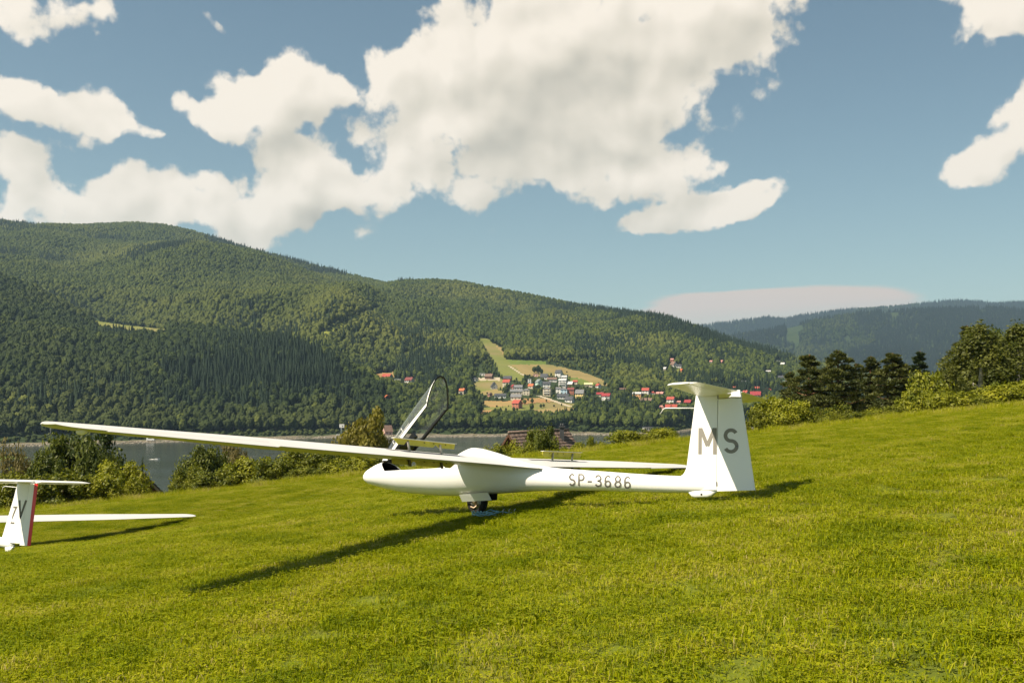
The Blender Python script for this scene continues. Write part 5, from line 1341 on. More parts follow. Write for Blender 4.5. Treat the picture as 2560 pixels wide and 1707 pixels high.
M_WING = material('greyer_white_gelcoat', (.58, .565, .545), .42, .35, noise=(1.1, .035))  # wings a greyer, less glossy white than the fuselage
M_LET = material('grey_lettering', (.24, .225, .20), .6, .12)
M_REG = material('grey_registration', (.15, .14, .125), .65, .1)
M_RED = material('red_paint', (.62, .02, .025), .35, .4)
M_PRIMER = material('olive_yellow_primer', (.60, .53, .065), .5, .35, noise=(6, .15))
M_STEEL = material('dull_steel', (.42, .39, .34), .4, .5, .7, noise=(20, .25))
M_DARK = material('dark_interior', (.030, .030, .032), .7, .25)
M_BLACK = material('black_frame', (.012, .012, .012), .4, .4)
M_SEAT = material('seat_fabric', (.10, .10, .11), .9, .1)
M_PADW = material('pale_headrest', (.66, .55, .50), .7, .2)
M_FORK = material('painted_fork', (.46, .34, .24), .45, .4, .2, noise=(20, .3))
M_GLASS = bpy.data.materials.new('canopy_glass'); M_GLASS.use_nodes = True
def _glass():
    nt = M_GLASS.node_tree; nt.nodes.clear(); N = nt.nodes.new
    o = N('ShaderNodeOutputMaterial'); tr = N('ShaderNodeBsdfTransparent'); tr.inputs[0].default_value = (.90, .93, .92, 1)
    gl = N('ShaderNodeBsdfGlossy'); gl.inputs['Roughness'].default_value = .03; gl.inputs['Color'].default_value = (.95, .97, 1, 1)
    lw = N('ShaderNodeLayerWeight'); pw = N('ShaderNodeMath'); pw.operation = 'POWER'; pw.inputs[1].default_value = 5.0; link(nt, lw.outputs['Facing'], pw.inputs[0]); fr = N('ShaderNodeMath'); fr.operation = 'MULTIPLY_ADD'; fr.inputs[1].default_value = .93; fr.inputs[2].default_value = .045; link(nt, pw.outputs[0], fr.inputs[0])
    mx = N('ShaderNodeMixShader'); link(nt, fr.outputs[0], mx.inputs[0]); link(nt, tr.outputs[0], mx.inputs[1]); link(nt, gl.outputs[0], mx.inputs[2])
    df = N('ShaderNodeBsdfDiffuse'); df.inputs[0].default_value = (.8, .82, .82, 1); m2 = N('ShaderNodeMixShader'); m2.inputs[0].default_value = .06  # thin white diffuse share stands in for sky reflected off the glass
    link(nt, mx.outputs[0], m2.inputs[1]); link(nt, df.outputs[0], m2.inputs[2]); link(nt, m2.outputs[0], o.inputs[0])
_glass()

# side view of the fuselage: s = metres behind the nose, z up
ZT = ([0, .012, .036, .09, .183, .32, .456, .7, 1.0, 1.4, 1.8, 2.24, 2.38, 2.64, 2.95, 3.217, 3.5, 3.78, 4.47, 5.15, 5.605, 6.0, 6.17], [.628, .668, .704, .748, .791, .845, .879, .937, .985, 1.012, 1.02, 1.018, .999, .924, .818, .735, .675, .634, .565, .493, .458, .425, .41])
ZB = ([0, .012, .036, .09, .181, .502, .858, 1.389, 1.725, 2.016, 2.465, 2.822, 3.206, 3.586, 4.402, 5.14, 5.625, 6.0, 6.17], [.624, .600, .578, .545, .51, .431, .362, .309, .288, .280, .293, .301, .315, .315, .292, .248, .229, .222, .219])
WD = ([0, .012, .036, .09, .18, .32, .5, .8, 1.2, 1.8, 2.3, 2.8, 3.2, 3.6, 4.2, 5.0, 5.6, 6.0, 6.17], [.002, .038, .066, .105, .148, .190, .228, .268, .292, .298, .285, .245, .200, .165, .138, .112, .085, .050, .034])
fI = lambda s, t: float(np.interp(s, t[0], t[1]))
def sec(s):
    zt, zb, w = fI(s, ZT), fI(s, ZB), fI(s, WD); zc = zb + (zt - zb) * (.50 if s < 2.6 else .5)
    return zt, zb, w, zc
def sill_phi(s):
    zt, zb, w, zc = sec(s)
    if zt - zc < .05: return .2
    return min(max(math.asin(max(min((.708 - zc) / (zt - zc), .9), .0)), .10), .75) if .4 < s < 2.6 else .22
SFR, SRR = .63, 1.80
def fus_pt(s0, k, side=1):
    """k 0..8 keel to sill, 8..16 sill to spine; the upper half is drawn along the slanted ends of the cockpit opening"""
    ps = sill_phi(s0)
    q = 0
    s = s0
    if k > 8:
        zt, zb, w, zc = sec(s0); ph = ps + (math.pi / 2 - ps) * (k - 8) / 8
        q = (math.sin(ph) - math.sin(ps)) / (1 - math.sin(ps))
        s = s0 - .174 * q * max(0, 1 - abs(s0 - SFR) / .36) + .42 * q * max(0, 1 - abs(s0 - SRR) / .55)
    zt, zb, w, zc = sec(s); ps2 = ps
    ph = (-math.pi / 2 + (ps2 + math.pi / 2) * k / 8) if k <= 8 else ps2 + (math.pi / 2 - ps2) * (k - 8) / 8
    n = 2.15
    y = w * max(math.cos(ph), 0) ** (2 / n); sn = math.sin(ph)
    z = zc + (zt - zc if sn > 0 else zc - zb) * math.copysign(abs(sn) ** (2 / n), sn)
    return Vector((-s, side * y, z))
def fus_y(s, z):
    zt, zb, w, zc = sec(s); h = zt - zc if z > zc else zc - zb
    u = min(abs((z - zc) / h), .999)
    return w * (1 - u ** 2.15) ** (1 / 2.15)

def airfoil(n=16, t=.15, cam=.022, c1=1.0):
    """closed loop upper TE -> LE -> lower TE, chord fraction up to c1"""
    xs = [c1 * (1 - math.cos(math.pi * i / n)) / 2 for i in range(n + 1)]
    yt = lambda x: 5 * t * (.2969 * math.sqrt(x) - .126 * x - .3516 * x * x + .2843 * x ** 3 - .1015 * x ** 4) + .0008
    yc = lambda x: cam * (1 - (2 * x - .8) ** 2 / 1.44 if x > .4 else 1 - ((x - .4) / .4) ** 2)
    return [(x, yc(x) + yt(x)) for x in reversed(xs)] + [(x, yc(x) - yt(x)) for x in xs[1:]]
def loft(b, secs, caps=True, smooth=True):
    n = len(secs[0]); V = [p for s in secs for p in s]; Fs = []
    for i in range(len(secs) - 1):
        for k in range(n): Fs.append((i * n + k, i * n + (k + 1) % n, (i + 1) * n + (k + 1) % n, (i + 1) * n + k))
    b.add(V, Fs, smooth)
    if caps:
        b.add(secs[0], [tuple(range(n))]); b.add(secs[-1], [tuple(range(n - 1, -1, -1))])

# writing: strokes as centre lines in photo pixels, laid on a surface
def arc(cx, cy, rx, ry, a0, a1, n=14): return [(cx + rx * math.cos(math.radians(a0 + (a1 - a0) * i / n)), cy + ry * math.sin(math.radians(a0 + (a1 - a0) * i / n))) for i in range(n + 1)]
GL = {
    'S': [arc(.5, .27, .42, .235, -28, -180, 12) + arc(.5, .27, .42, .235, 180, 105, 5) + arc(.5, .735, .44, .235, -75, 0, 6) + arc(.5, .735, .44, .235, 0, 155, 12)],
    'P': [[(.08, 1), (.08, .04), (.55, .04)] + arc(.55, .28, .38, .24, -90, 90, 10)[1:] + [(.08, .52)]],
    '-': [[(0, .60), (1, .60)]],
    '3': [arc(.48, .27, .42, .235, -165, 0, 11) + arc(.48, .27, .42, .225, 0, 88, 6) + arc(.48, .73, .45, .235, -88, 0, 6) + arc(.48, .73, .45, .235, 0, 165, 11)],
    '6': [arc(.54, .36, .46, .325, -35, -180, 10) + [(.08, .55)], arc(.5, .715, .42, .25, 0, 360, 22)],
    '8': [arc(.5, .27, .38, .235, 0, 360, 20), arc(.5, .735, .44, .235, 0, 360, 22)],
    'M': [[(.09, 1), (.09, 0)], [(.91, 0), (.91, 1)], [(.12, .02), (.5, .68)], [(.88, .02), (.5, .68)]],
    'Z': [[(.35, .05), (.95, .05), (.06, .95), (.70, .95)]],
    'V': [[(.10, .02), (.16, .98), (.92, .02)]],
}
def dense(pts, step):
    out = [pts[0]]
    for a, b in zip(pts, pts[1:]):
        n = max(1, int(math.hypot(b[0] - a[0], b[1] - a[1]) / step))
        out += [(a[0] + (b[0] - a[0]) * i / n, a[1] + (b[1] - a[1]) * i / n) for i in range(1, n + 1)]
    return out
def ribbon(b, pts, w, proj, lift):
    """flat stroke of width w (photo px); proj maps a photo point to the surface, lifted"""
    P = [Vector((p[0], p[1], 0)) for p in pts]; n = len(P); V = []
    closed = (P[0] - P[-1]).length < 1e-3
    for i, p in enumerate(P):
        if closed: d0 = (P[i] - P[i - 1 if i else n - 2]); d1 = (P[(i + 1) if i < n - 1 else 1] - P[i])
        else: d0 = P[i] - P[max(i - 1, 0)]; d1 = P[min(i + 1, n - 1)] - P[i]
        if d0.length < 1e-6: d0 = d1
        if d1.length < 1e-6: d1 = d0
        d0 = d0.normalized(); d1 = d1.normalized(); t = d0 + d1
        if t.length < 1e-6: t = d0
        t.normalize(); nn = Vector((-t.y, t.x, 0)); m = min(1 / max(nn.dot(Vector((-d0.y, d0.x, 0))), .45), 2.2)
        V += [proj(p + nn * w / 2 * m, lift), proj(p - nn * w / 2 * m, lift)]
    b.add(V, [(2 * i, 2 * i + 1, 2 * i + 3, 2 * i + 2) for i in range(n - 1)], True)

def orient(yaw, pit, bank):
    Fv = Vector((-math.cos(yaw), math.sin(yaw), 0)); Lv = Vector((-math.sin(yaw), -math.cos(yaw), 0)); Uv = Vector((0, 0, 1))
    F2 = Fv * math.cos(pit) + Uv * math.sin(pit); U2 = Uv * math.cos(pit) - Fv * math.sin(pit)
    L2 = Lv * math.cos(bank) + U2 * math.sin(bank); U3 = U2 * math.cos(bank) - Lv * math.sin(bank)
    return Matrix((F2, L2, U3)).transposed()
def unproj(M, p, axis, val):
    """photo pixel -> point of the glider's own plane axis = val"""
    Mi = M.inverted(); o = Mi @ Vector((0, 0, 0)); d = Mi.to_3x3() @ px(p[0], p[1], 1.0)
    t = (val - o[axis]) / d[axis]; return o + d * t

def glider(name, label, M, cfg):
    root = thing(name, label, 'glider', M.to_translation(), 0, 'gliders parked on the meadow')
    root.rotation_mode = 'QUATERNION'; root.rotation_quaternion = M.to_quaternion()
    # ---- fuselage
    st = sorted(set([0, .006, .012, .022, .036, .06, .09, .13, .18, .25, .32, .4, .48, .55, SFR, .72, .85, 1.0, 1.2, 1.4, 1.6, 1.7, SRR, 1.9, 2.0, 2.1, 2.2, 2.3, 2.4, 2.5, 2.65, 2.8, 2.95, 3.1, 3.25, 3.4, 3.6, 3.8, 4.1, 4.5, 4.9, 5.3, 5.6, 5.85, 6.0, 6.17]))
    K = list(range(17))
    full = [(k, 1) for k in K] + [(k, -1) for k in K[-2:0:-1]]          # around the section
    V = [fus_pt(s, k, sd) for s in st for k, sd in full]; n = len(full); Fs = []; CF = []
    for i in range(len(st) - 1):
        for j in range(n):
            ka, kb = full[j][0], full[(j + 1) % n][0]
            f = (i * n + j, (i + 1) * n + j, (i + 1) * n + (j + 1) % n, i * n + (j + 1) % n)
            opn = st[i] >= SFR - 1e-6 and st[i + 1] <= SRR + 1e-6 and min(ka, kb) >= 8
            (CF if opn else Fs).append(f)
    Fs.append(tuple(range(n))); Fs.append(tuple((len(st) - 1) * n + k for k in range(n)))
    fb = MB().add(V, Fs, True); me = fb.mesh('fuselage', M_GEL); fus = obj('fuselage', me, root)
    sd = fus.modifiers.new('skin', 'SOLIDIFY'); sd.thickness = .012; sd.offset = -1; me.materials.append(M_DARK); sd.material_offset = 1
    # cockpit tub, seat, panel
    tb = MB(); rings = [.60, .75, .95, 1.2, 1.5, 1.78, 2.02]; TV = []
    for s in rings:
        for j in range(9):
            k = 8 - j if j <= 4 else j
            a = math.pi * j / 8; zt, zb, w, zc = sec(s)
            y = (w - .03) * math.cos(a) * (1 if abs(math.cos(a)) < 1 else 1); z = .69 - (.69 - zb - .06) * math.sin(a) ** .6
            TV.append((-s, y, z))
    tb.add(TV, [(i * 9 + j, i * 9 + j + 1, (i + 1) * 9 + j + 1, (i + 1) * 9 + j) for i in range(len(rings) - 1) for j in range(8)] + [tuple(range(9)), tuple((len(rings) - 1) * 9 + j for j in range(9))], True)
    tb.obj('cockpit_tub', M_DARK, root)
    R = Matrix.Rotation(math.radians(-38), 3, 'Y')
    se = MB().box((-1.62, 0, .60), (.10, .34, .52), Matrix.Rotation(math.radians(-35), 3, 'Y')); se.box((-1.30, 0, .44), (.42, .26, .08)); se = se.obj('seat', M_SEAT, root)
    MB().box((-1.86, 0, .80), (.09, .24, .15), Matrix.Rotation(math.radians(-25), 3, 'Y')).obj('headrest', M_PADW, se)
    MB().box((-.80, .05, .62), (.16, .22, .05)).obj('map_pocket', M_PADW, root)
    for yy in (-.09, .09): MB().tube([(-1.40, yy, .43), (-1.55, yy, .62), (-1.74, yy, .86)], .018, 6).obj('harness_strap', M_STEEL, se)
    MB().tube([(-1.05, 0, .36), (-1.08, 0, .55), (-1.12, 0, .66)], [.012, .012, .02], 8).obj('control_stick', M_BLACK, root)
    # ---- canopy: the skin that closes the opening, swung up about its front edge
    hinge = Vector((-.456, 0, .879))
    can = obj('canopy', None, root, hinge); can.rotation_euler = (0, math.radians(cfg['canopy']), 0)
    u, inv = np.unique(np.array(CF), return_inverse=True)
    gv = [V[i] - hinge for i in u]
    gme = mesh_py('canopy_glass', gv, inv.reshape(-1, 4), M_GLASS, True); obj('canopy_glass', gme, can)
    i0, i1 = st.index(SFR), st.index(SRR)
    path = []
    def P3(i, k, sd): return fus_pt(st[i], k, sd) - hinge
    for i in range(i0, i1 + 1): path.append((P3(i, 8, 1), P3(i, 9, 1)))
    for k in range(9, 17): path.append((P3(i1, k, 1), P3(i1 - 1, k, 1)))
    for k in range(15, 7, -1): path.append((P3(i1, k, -1), P3(i1 - 1, k, -1)))
    for i in range(i1 - 1, i0 - 1, -1): path.append((P3(i, 8, -1), P3(i, 9, -1)))
    for k in range(9, 17): path.append((P3(i0, k, -1), P3(i0 + 1, k, -1)))
    for k in range(15, 8, -1): path.append((P3(i0, k, 1), P3(i0 + 1, k, 1)))
    m = len(path); FV = []; cen = sum((p[0] for p in path), Vector()) / m
    for i, (p, q) in enumerate(path):
        T = (q - p).normalized(); D = (path[(i + 1) % m][0] - path[i - 1][0]).normalized(); Nn = D.cross(T).normalized()
        if Nn.dot(p - Vector((cen.x, 0, -.5))) < 0: Nn = -Nn
        wd = .058 if (i <= i1 - i0 or (i1 - i0 + 16 <= i < 2 * (i1 - i0) + 17)) else .034
        FV += [p + Nn * .004, p + T * wd + Nn * .004, p + T * wd - Nn * .014, p - Nn * .016]
    fo = MB(); fi = MB()
    for i in range(m):
        j = (i + 1) % m; a, b = 4 * i, 4 * j
        fo.add([FV[a], FV[a + 1], FV[b + 1], FV[b]], [(0, 1, 2, 3)], True)
        fi.add([FV[a + 1], FV[a + 2], FV[b + 2], FV[b + 1], FV[a + 3], FV[b + 3], FV[b], FV[a]], [(0, 1, 2, 3), (1, 4, 5, 2), (4, 7, 6, 5)], True)
    fo.obj('canopy_frame', M_GEL, can, label='white outer face of the canopy frame'); fi.obj('canopy_frame', M_BLACK, can, label='black inner face of the canopy frame')
    # sliding window in the near side of the glass
    def G(s, k): return fus_pt(s, k, 1) - hinge + Vector((0, .004, 0))
    loop = [G(.93 + .26 * t, 9.3) for t in np.linspace(0, 1, 5)] + [G(1.19, 9.3 + 1.6 * t) for t in np.linspace(0, 1, 4)[1:]] + [G(1.19 - .26 * t, 10.9) for t in np.linspace(0, 1, 5)[1:]] + [G(.93, 10.9 - 1.6 * t) for t in np.linspace(0, 1, 4)[1:-1]]
    MB().tube(loop, .005, 5, closed=True).obj('sliding_window_frame', M_GEL, can)
    MB().tube([G(.9, 9.25), G(1.1, 9.25), G(1.35, 9.25)], .004, 5).obj('window_rail', M_GEL, can)
    gs = MB(); prof = [(.60, .70), (.62, .83), (.74, .885), (.93, .90), (.98, .86), (.96, .72)]
    gs.prism([Vector((-a, -.19, b)) - hinge for a, b in prof], (0, .38, 0)); gs = gs.obj('instrument_cover', M_BLACK, can)
    MB().box(Vector((-1.06, -.10, .80)) - hinge, (.16, .07, .09)).obj('instrument_box', M_BLACK, can)
    # ---- fin and rudder
    fc = cfg['fin']
    le, hi, te = fc['le'], fc['hinge'], fc['te']
    LEs = lambda z: float(np.interp(z, [a for a, b in le], [b for a, b in le]))
    lin = lambda l, z: l[0][1] + (l[1][1] - l[0][1]) * (z - l[0][0]) / (l[1][0] - l[0][0])
    HI = lambda z: lin(hi, z); TE = lambda z: lin(te, z)
    TH = fc.get('th', .115)
    def fin_y(s, z):
        l, e = max(LEs(z), TE(z) - .95), TE(z); c = min(max((s - l) / (e - l), 0), 1)
        y = 5 * TH * (e - l) * (.2969 * math.sqrt(c) - .126 * c - .3516 * c * c + .2843 * c ** 3 - .1015 * c ** 4)
        return max(y, .002)
    zl = sorted(set([a for a, b in le] + list(np.linspace(le[0][0], fc['top'], 9))))
    def vsec(z, s0, s1, nn=12, close=False):
        xs = [s0 + (s1 - s0) * (1 - math.cos(math.pi * i / nn)) / 2 for i in range(nn + 1)]
        return [Vector((-s, fin_y(s, z), z)) for s in xs] + [Vector((-s, -fin_y(s, z), z)) for s in reversed(xs)]
    b = MB(); loft(b, [vsec(z, LEs(z), HI(z)) for z in zl]); fin = b.obj('fin', M_GEL, root)
    zr = list(np.linspace(fc['rbot'], fc['rtop'], 10)); b = MB(); loft(b, [vsec(z, HI(z) + .009, TE(z) - fc.get('stripe', 0)) for z in zr]); rud = b.obj('rudder', M_GEL, root)
    # core that shows dark in the hinge gap
    b = MB(); loft(b, [[Vector((-(HI(z) - .01), .02, z)), Vector((-(HI(z) + .02), .02, z)), Vector((-(HI(z) + .02), -.02, z)), Vector((-(HI(z) - .01), -.02, z))] for z in (fc['rbot'] + .01, fc['rtop'] - .01)]); b.obj('hinge_gap', M_DARK, rud)
    if fc.get('stripe'):
        b = MB(); loft(b, [vsec(z, TE(z) - fc['stripe'], TE(z), 5) for z in zr]); b.obj('red_stripe', M_RED, rud, label='red stripe down the rear edge of the rudder')
    for (ch, box, wd, on) in cfg['tail_letters']:
        x0, y0, x1, y1, sh = box
        def pr(p, lift):
            q = unproj(M, (p.x, p.y), 1, .045); return Vector((q.x, fin_y(-q.x, q.z) + .0022 + lift, q.z))
        lb = MB()
        for si, stroke in enumerate(GL[ch]):
            pts = dense([(x0 + (x1 - x0) * a + sh * (.5 - c_), y0 + (y1 - y0) * c_) for a, c_ in stroke], 2.2); ribbon(lb, pts, wd, pr, .0006 * si)
        lb.obj('letter_' + ch.lower(), M_LET if cfg['brakes'] else M_REG, rud if on == 'rudder' else fin)
    # ---- tailplane
    tp = cfg['tail']
    def tsec(y, c0, c1, t=.11):
        f = abs(y) / tp['half']; l = tp['le'][0] + (tp['le'][1] - tp['le'][0]) * f; e = tp['te'][0] + (tp['te'][1] - tp['te'][0]) * f
        rnd = 1.0
        if f > .955: rnd = math.sqrt(max(1 - ((f - .955) / .045) ** 2, .03)); l = l + (1 - rnd) * .10; e = e - (1 - rnd) * .04
        c = e - l; pts = airfoil(10, t * (rnd * .7 + .3), 0.0, 1.0)
        out = []
        for x, z in pts:
            xx = min(max(x, c0), c1); out.append((xx, z))
        # interpolate thickness at the cut
        yt = lambda x: 5 * t * (rnd * .7 + .3) * (.2969 * math.sqrt(x) - .126 * x - .3516 * x * x + .2843 * x ** 3 - .1015 * x ** 4) + .001
        xs = [c0 + (c1 - c0) * (1 - math.cos(math.pi * i / 10)) / 2 for i in range(11)]
        return [Vector((-(l + x * c), y, tp['z'] + yt(x) * c)) for x in reversed(xs)] + [Vector((-(l + x * c), y, tp['z'] - yt(x) * c)) for x in xs[0 if c0 > 0 else 1:]]
    ysn = [tp['half'] * f for f in (-1, -.995, -.985, -.97, -.955, -.7, -.4, 0, .4, .7, .955, .97, .985, .995, 1)]
    b = MB(); loft(b, [tsec(y, 0, .715) for y in ysn]); stab = b.obj('tailplane', M_GEL, root)
    for sd in (-1, 1):
        b = MB(); loft(b, [tsec(y, .73, 1.0) for y in [sd * tp['half'] * f for f in (.06, .4, .7, .955, .97, .985)]]); b.obj('elevator', M_GEL, stab)
    if cfg.get('cap'):
        MB().prism([Vector((-6.38, -.022, 1.472)), Vector((-6.565, -.022, 1.472)), Vector((-6.555, -.022, 1.572)), Vector((-6.515, -.022, 1.572))], (0, .044, 0)).obj('fin_cap', M_GEL, fin)
        b = MB(); b.tube([Vector((-6.245, fin_y(6.245, 1.478) + .001, 1.478)), Vector((-6.40, fin_y(6.40, 1.474) + .001, 1.474)), Vector((-6.565, .004, 1.469))], .0045, 5); b.tube([Vector((-6.247, fin_y(6.247, 1.5) + .001, 1.478)), Vector((-6.25, fin_y(6.25, 1.5) + .001, 1.528))], .0045, 5)
        b.tube([Vector((-5.93 - .3 * t, fin_y(5.94 + .3 * t, 1.52) + .001, 1.548 - .02 * t)) for t in (0.03, .4, .7, 1)], .0035, 5); b.obj('panel_seam', M_DARK, fin)
    # probe rod
    pb = [unproj(M, p, 1, 0.0) for p in cfg['probe']]
    MB().tube(pb, [.008] * (len(pb) - 1) + [.005], 6).obj('probe_rod', M_GEL, fin)
    # tail skid
    a = cfg['skid']; b = MB(); ss = [a[0], a[0] + .045, a[0] + .09, a[0] + .13, a[1] - .16, a[1] - .10, a[1] - .05, a[1]]; zz = [a[2] + .015, a[2] - .012, a[3] + .012, a[3], a[3], a[3] + .014, a[2] - .02, a[2] + .01]
    secs = []
    for s, z in zip(ss, zz):
        f = min(max((a[2] + .02 - z) / (a[2] - a[3]), 0), 1); w = .022 + .014 * f; tz = a[2] + .03
        secs.append([Vector((-s, w, tz)), Vector((-s, w, z + .014)), Vector((-s, w * .6, z)), Vector((-s, -w * .6, z)), Vector((-s, -w, z + .014)), Vector((-s, -w, tz))])
    loft(b, secs); sk = b.obj('tail_skid', M_GEL, root)
    MB().tube([Vector((-(a[0] + .235), .0345, a[3] + .042)), Vector((-(a[0] + .235), .037, a[3] + .042))], .016, 12).obj('axle_hole', M_DARK, sk)
    # ---- wings
    wg = cfg['wing']; dih = wg['dih']
    def lez(y): return wg['z'] + dih * abs(y)
    def chord(y):
        y = abs(y); c = float(np.interp(y, [0, 4.4, 7.2, 7.5], [.98, .90, .56, .47])); l = float(np.interp(y, [0, 4.4, 7.2, 7.5], [2.10, 2.13, 2.30, 2.34]))
        if y < .55:
            g = (.55 - y) / .30; g = min(max(g, 0), 1.2); c += .34 * g * g; l -= .03 * g
        if y > 7.25:
            f = min((y - 7.25) / .25, 1); r = math.sqrt(max(1 - f * f, .02)); l += (1 - r) * .20; c *= .35 + .65 * r
        return l, c
    def wsec(y, c0=0, c1=1, defl=0.0, n=16):
        l, c = chord(y); inc = math.radians(float(np.interp(abs(y), [0, 7.5], wg['inc']))); t = float(np.interp(abs(y), [0, .25, 5, 7.5], [.145, .15, .145, .12]))
        if abs(y) < .55: t *= .98 / c if c > .98 else 1
        if abs(y) > 7.25: t *= 1.0
        xs = [c0 + (c1 - c0) * (1 - math.cos(math.pi * i / n)) / 2 for i in range(n + 1)]
        yt = lambda x: 5 * t * (.2969 * math.sqrt(max(x, 0)) - .126 * x - .3516 * x * x + .2843 * x ** 3 - .1015 * x ** 4) + .0010
        yc = lambda x: .024 * (1 - ((x - .4) / .6) ** 2 if x > .4 else 1 - ((x - .4) / .4) ** 2)
        def P(x, z):
            z2 = z - (x - c0) * math.tan(defl) if defl else z
            return Vector((-(l + (x * math.cos(inc) + z2 * math.sin(inc)) * c), y, lez(y) + (z2 * math.cos(inc) - x * math.sin(inc)) * c))
        return [P(x, yc(x) + yt(x)) for x in reversed(xs)] + [P(x, yc(x) - yt(x)) for x in xs[(0 if c0 > 0 else 1):]]
    A0, A1, HC = 4.95, 7.05, .80
    for sd in (1, -1):
        b = MB()
        loft(b, [wsec(sd * y) for y in (.05, .18, .25, .33, .42, .55, .8, 1.3, 2, 3, 4, 4.5, A0 - .004)])
        loft(b, [wsec(sd * y, 0, HC - .006) for y in (A0, 5.5, 6.0, 6.5, A1)])
        loft(b, [wsec(sd * y) for y in (A1 + .004, 7.2, 7.25, 7.32, 7.38, 7.43, 7.465, 7.487, 7.498)])
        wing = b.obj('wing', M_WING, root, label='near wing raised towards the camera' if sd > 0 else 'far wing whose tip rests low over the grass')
        b = MB(); loft(b, [wsec(sd * y, HC + .006, 1, math.radians(wg['ail'])) for y in (A0 + .008, 5.5, 6.0, 6.5, A1 - .008)]); b.obj('aileron', M_WING, wing)
        # tip skid
        l, c = chord(7.12); b = MB(); cs = Vector((-(l + c * .52), sd * 7.14, lez(7.14) - .028 - .5 * c * math.sin(math.radians(wg['inc'][1])))); SV_, SF_ = ICO1
        b.add([Vector((v[0] * .085, v[1] * .032, v[2] * .035)) + cs for v in SV_], [tuple(f) for f in SF_], True); b.obj('tip_skid', M_GEL, wing)
        # airbrakes, raised above and below the wing
        if cfg['brakes']:
            S0 = 2.64
            def plate(y0, y1, ztop0, ztop1, hgt, notches, up):
                P = [(y0, ztop0), (y1, ztop1)]; low = []
                L_ = y1 - y0
                for (f, dz) in notches: low.append((y0 + L_ * f, ztop0 + (ztop1 - ztop0) * f - hgt * dz))
                poly = [Vector((-S0, sd * a_, z_)) for a_, z_ in P + low]
                q = MB().prism(poly, (-.006, 0, 0)).obj('airbrake_plate', M_PRIMER, wing)
                cap = MB(); cap.prism([Vector((-S0 + .03, sd * y0, ztop0 + .002)), Vector((-S0 + .03, sd * y1, ztop1 + .002)), Vector((-S0 - .035, sd * y1, ztop1 + .002)), Vector((-S0 - .035, sd * y0, ztop0 + .002))], (0, 0, .006 if up else -.006))
                if up: cap.obj('airbrake_cap', M_GEL, wing)
                for f in (.17, .37, .52, .78):
                    MB().box((-S0 - .009, sd * (y0 + L_ * f), ztop0 + (ztop1 - ztop0) * f - hgt * .3), (.006, .022, .012)).obj('rivet_plate', M_BLACK, wing)
            if sd > 0:
                plate(1.10, 2.52, 1.004, 1.027, .078, [(1.0, .12), (.93, 1.0), (.84, 1.0), (.80, .35), (.77, 1.0), (.38, 1.0), (.33, .5), (.28, 1.0), (.02, .95)], True)
                plate(1.08, 2.55, .742, .768, .088, [(1.0, .95), (.72, 1), (.70, .45), (.66, .45), (.63, 1), (.28, 1.0), (.24, .55), (.18, 1.0), (.10, 1.0), (.0, .10)], False)
            else:
                plate(1.40, 2.74, .996, 1.018, .092, [(1.0, .6), (.96, 1.0), (.80, 1.0), (.74, .5), (.68, 1.0), (.06, 1.0), (.0, .6)], True)
                plate(1.45, 2.70, .742, .768, .075, [(1.0, .9), (.5, 1.0), (.0, .9)], False)
            for yy in (1.45, 2.185) if sd > 0 else (1.68, 2.36):
                zt = lez(yy) + .06
                MB().prism([Vector((-S0 - .010, sd * (yy - .012), zt - .05)), Vector((-S0 - .010, sd * (yy + .020), zt - .05)), Vector((-S0 - .010, sd * (yy + .055), zt + .09)), Vector((-S0 - .010, sd * (yy + .028), zt + .09))], (-.022, 0, 0)).obj('airbrake_arm', M_STEEL, wing)
                MB().prism([Vector((-S0 - .010, sd * (yy + .010), lez(yy) - .06)), Vector((-S0 - .010, sd * (yy + .050), lez(yy) - .06)), Vector((-S0 - .010, sd * (yy + .015), lez(yy) - .185)), Vector((-S0 - .010, sd * (yy - .025), lez(yy) - .185))], (-.022, 0, 0)).obj('airbrake_arm', material('dark_arm', (.10, .085, .04), .5, .3) if 'dark_arm' not in bpy.data.materials else bpy.data.materials['dark_arm'], wing)
            # slot the upper plate came out of
            y0_, y1_ = (1.0, 2.62)
            V = []; 
            for yy in np.linspace(y0_, y1_, 9):
                sc_ = wsec(sd * yy, 0, 1, 0, 40)
                cand = sorted([q for q in sc_[:41]], key=lambda q: abs(-q.x - 2.60))[:1][0]; c2 = sorted([q for q in sc_[:41]], key=lambda q: abs(-q.x - 2.67))[:1][0]
                V += [cand + Vector((0, 0, .0025)), c2 + Vector((0, 0, .0025))]
            MB().add(V, [(2 * i, 2 * i + 1, 2 * i + 3, 2 * i + 2) for i in range(8)]).obj('airbrake_slot', M_DARK, wing)
    # ---- main wheel, fork, doors
    wh = Vector((-2.275, 0, .172)); b = MB(); rp = [(.095, -.05), (.13, -.062), (.158, -.055), (.170, -.03), (.172, 0), (.170, .03), (.158, .055), (.13, .062), (.095, .05)]
    V = []; n = 28
    for k in range(n):
        a_ = 2 * math.pi * k / n
        for r_, y_ in rp: V.append(wh + Vector((r_ * math.cos(a_), y_, r_ * math.sin(a_))))
    q = len(rp); b.add(V, [(k * q + j, k * q + j + 1, ((k + 1) % n) * q + j + 1, ((k + 1) % n) * q + j) for k in range(n) for j in range(q - 1)], True)
    wheel = b.obj('wheel', M_TYRE, root)
    b = MB().tube([wh + Vector((0, -.046, 0)), wh + Vector((0, .046, 0))], .097, 24); b.obj('rim', M_STEEL, wheel)
    b = MB(); ring = []
    b.tube([wh + Vector((0, .044, 0)), wh + Vector((0, .075, 0))], .030, 12); b.obj('hub', M_FORK, wheel)
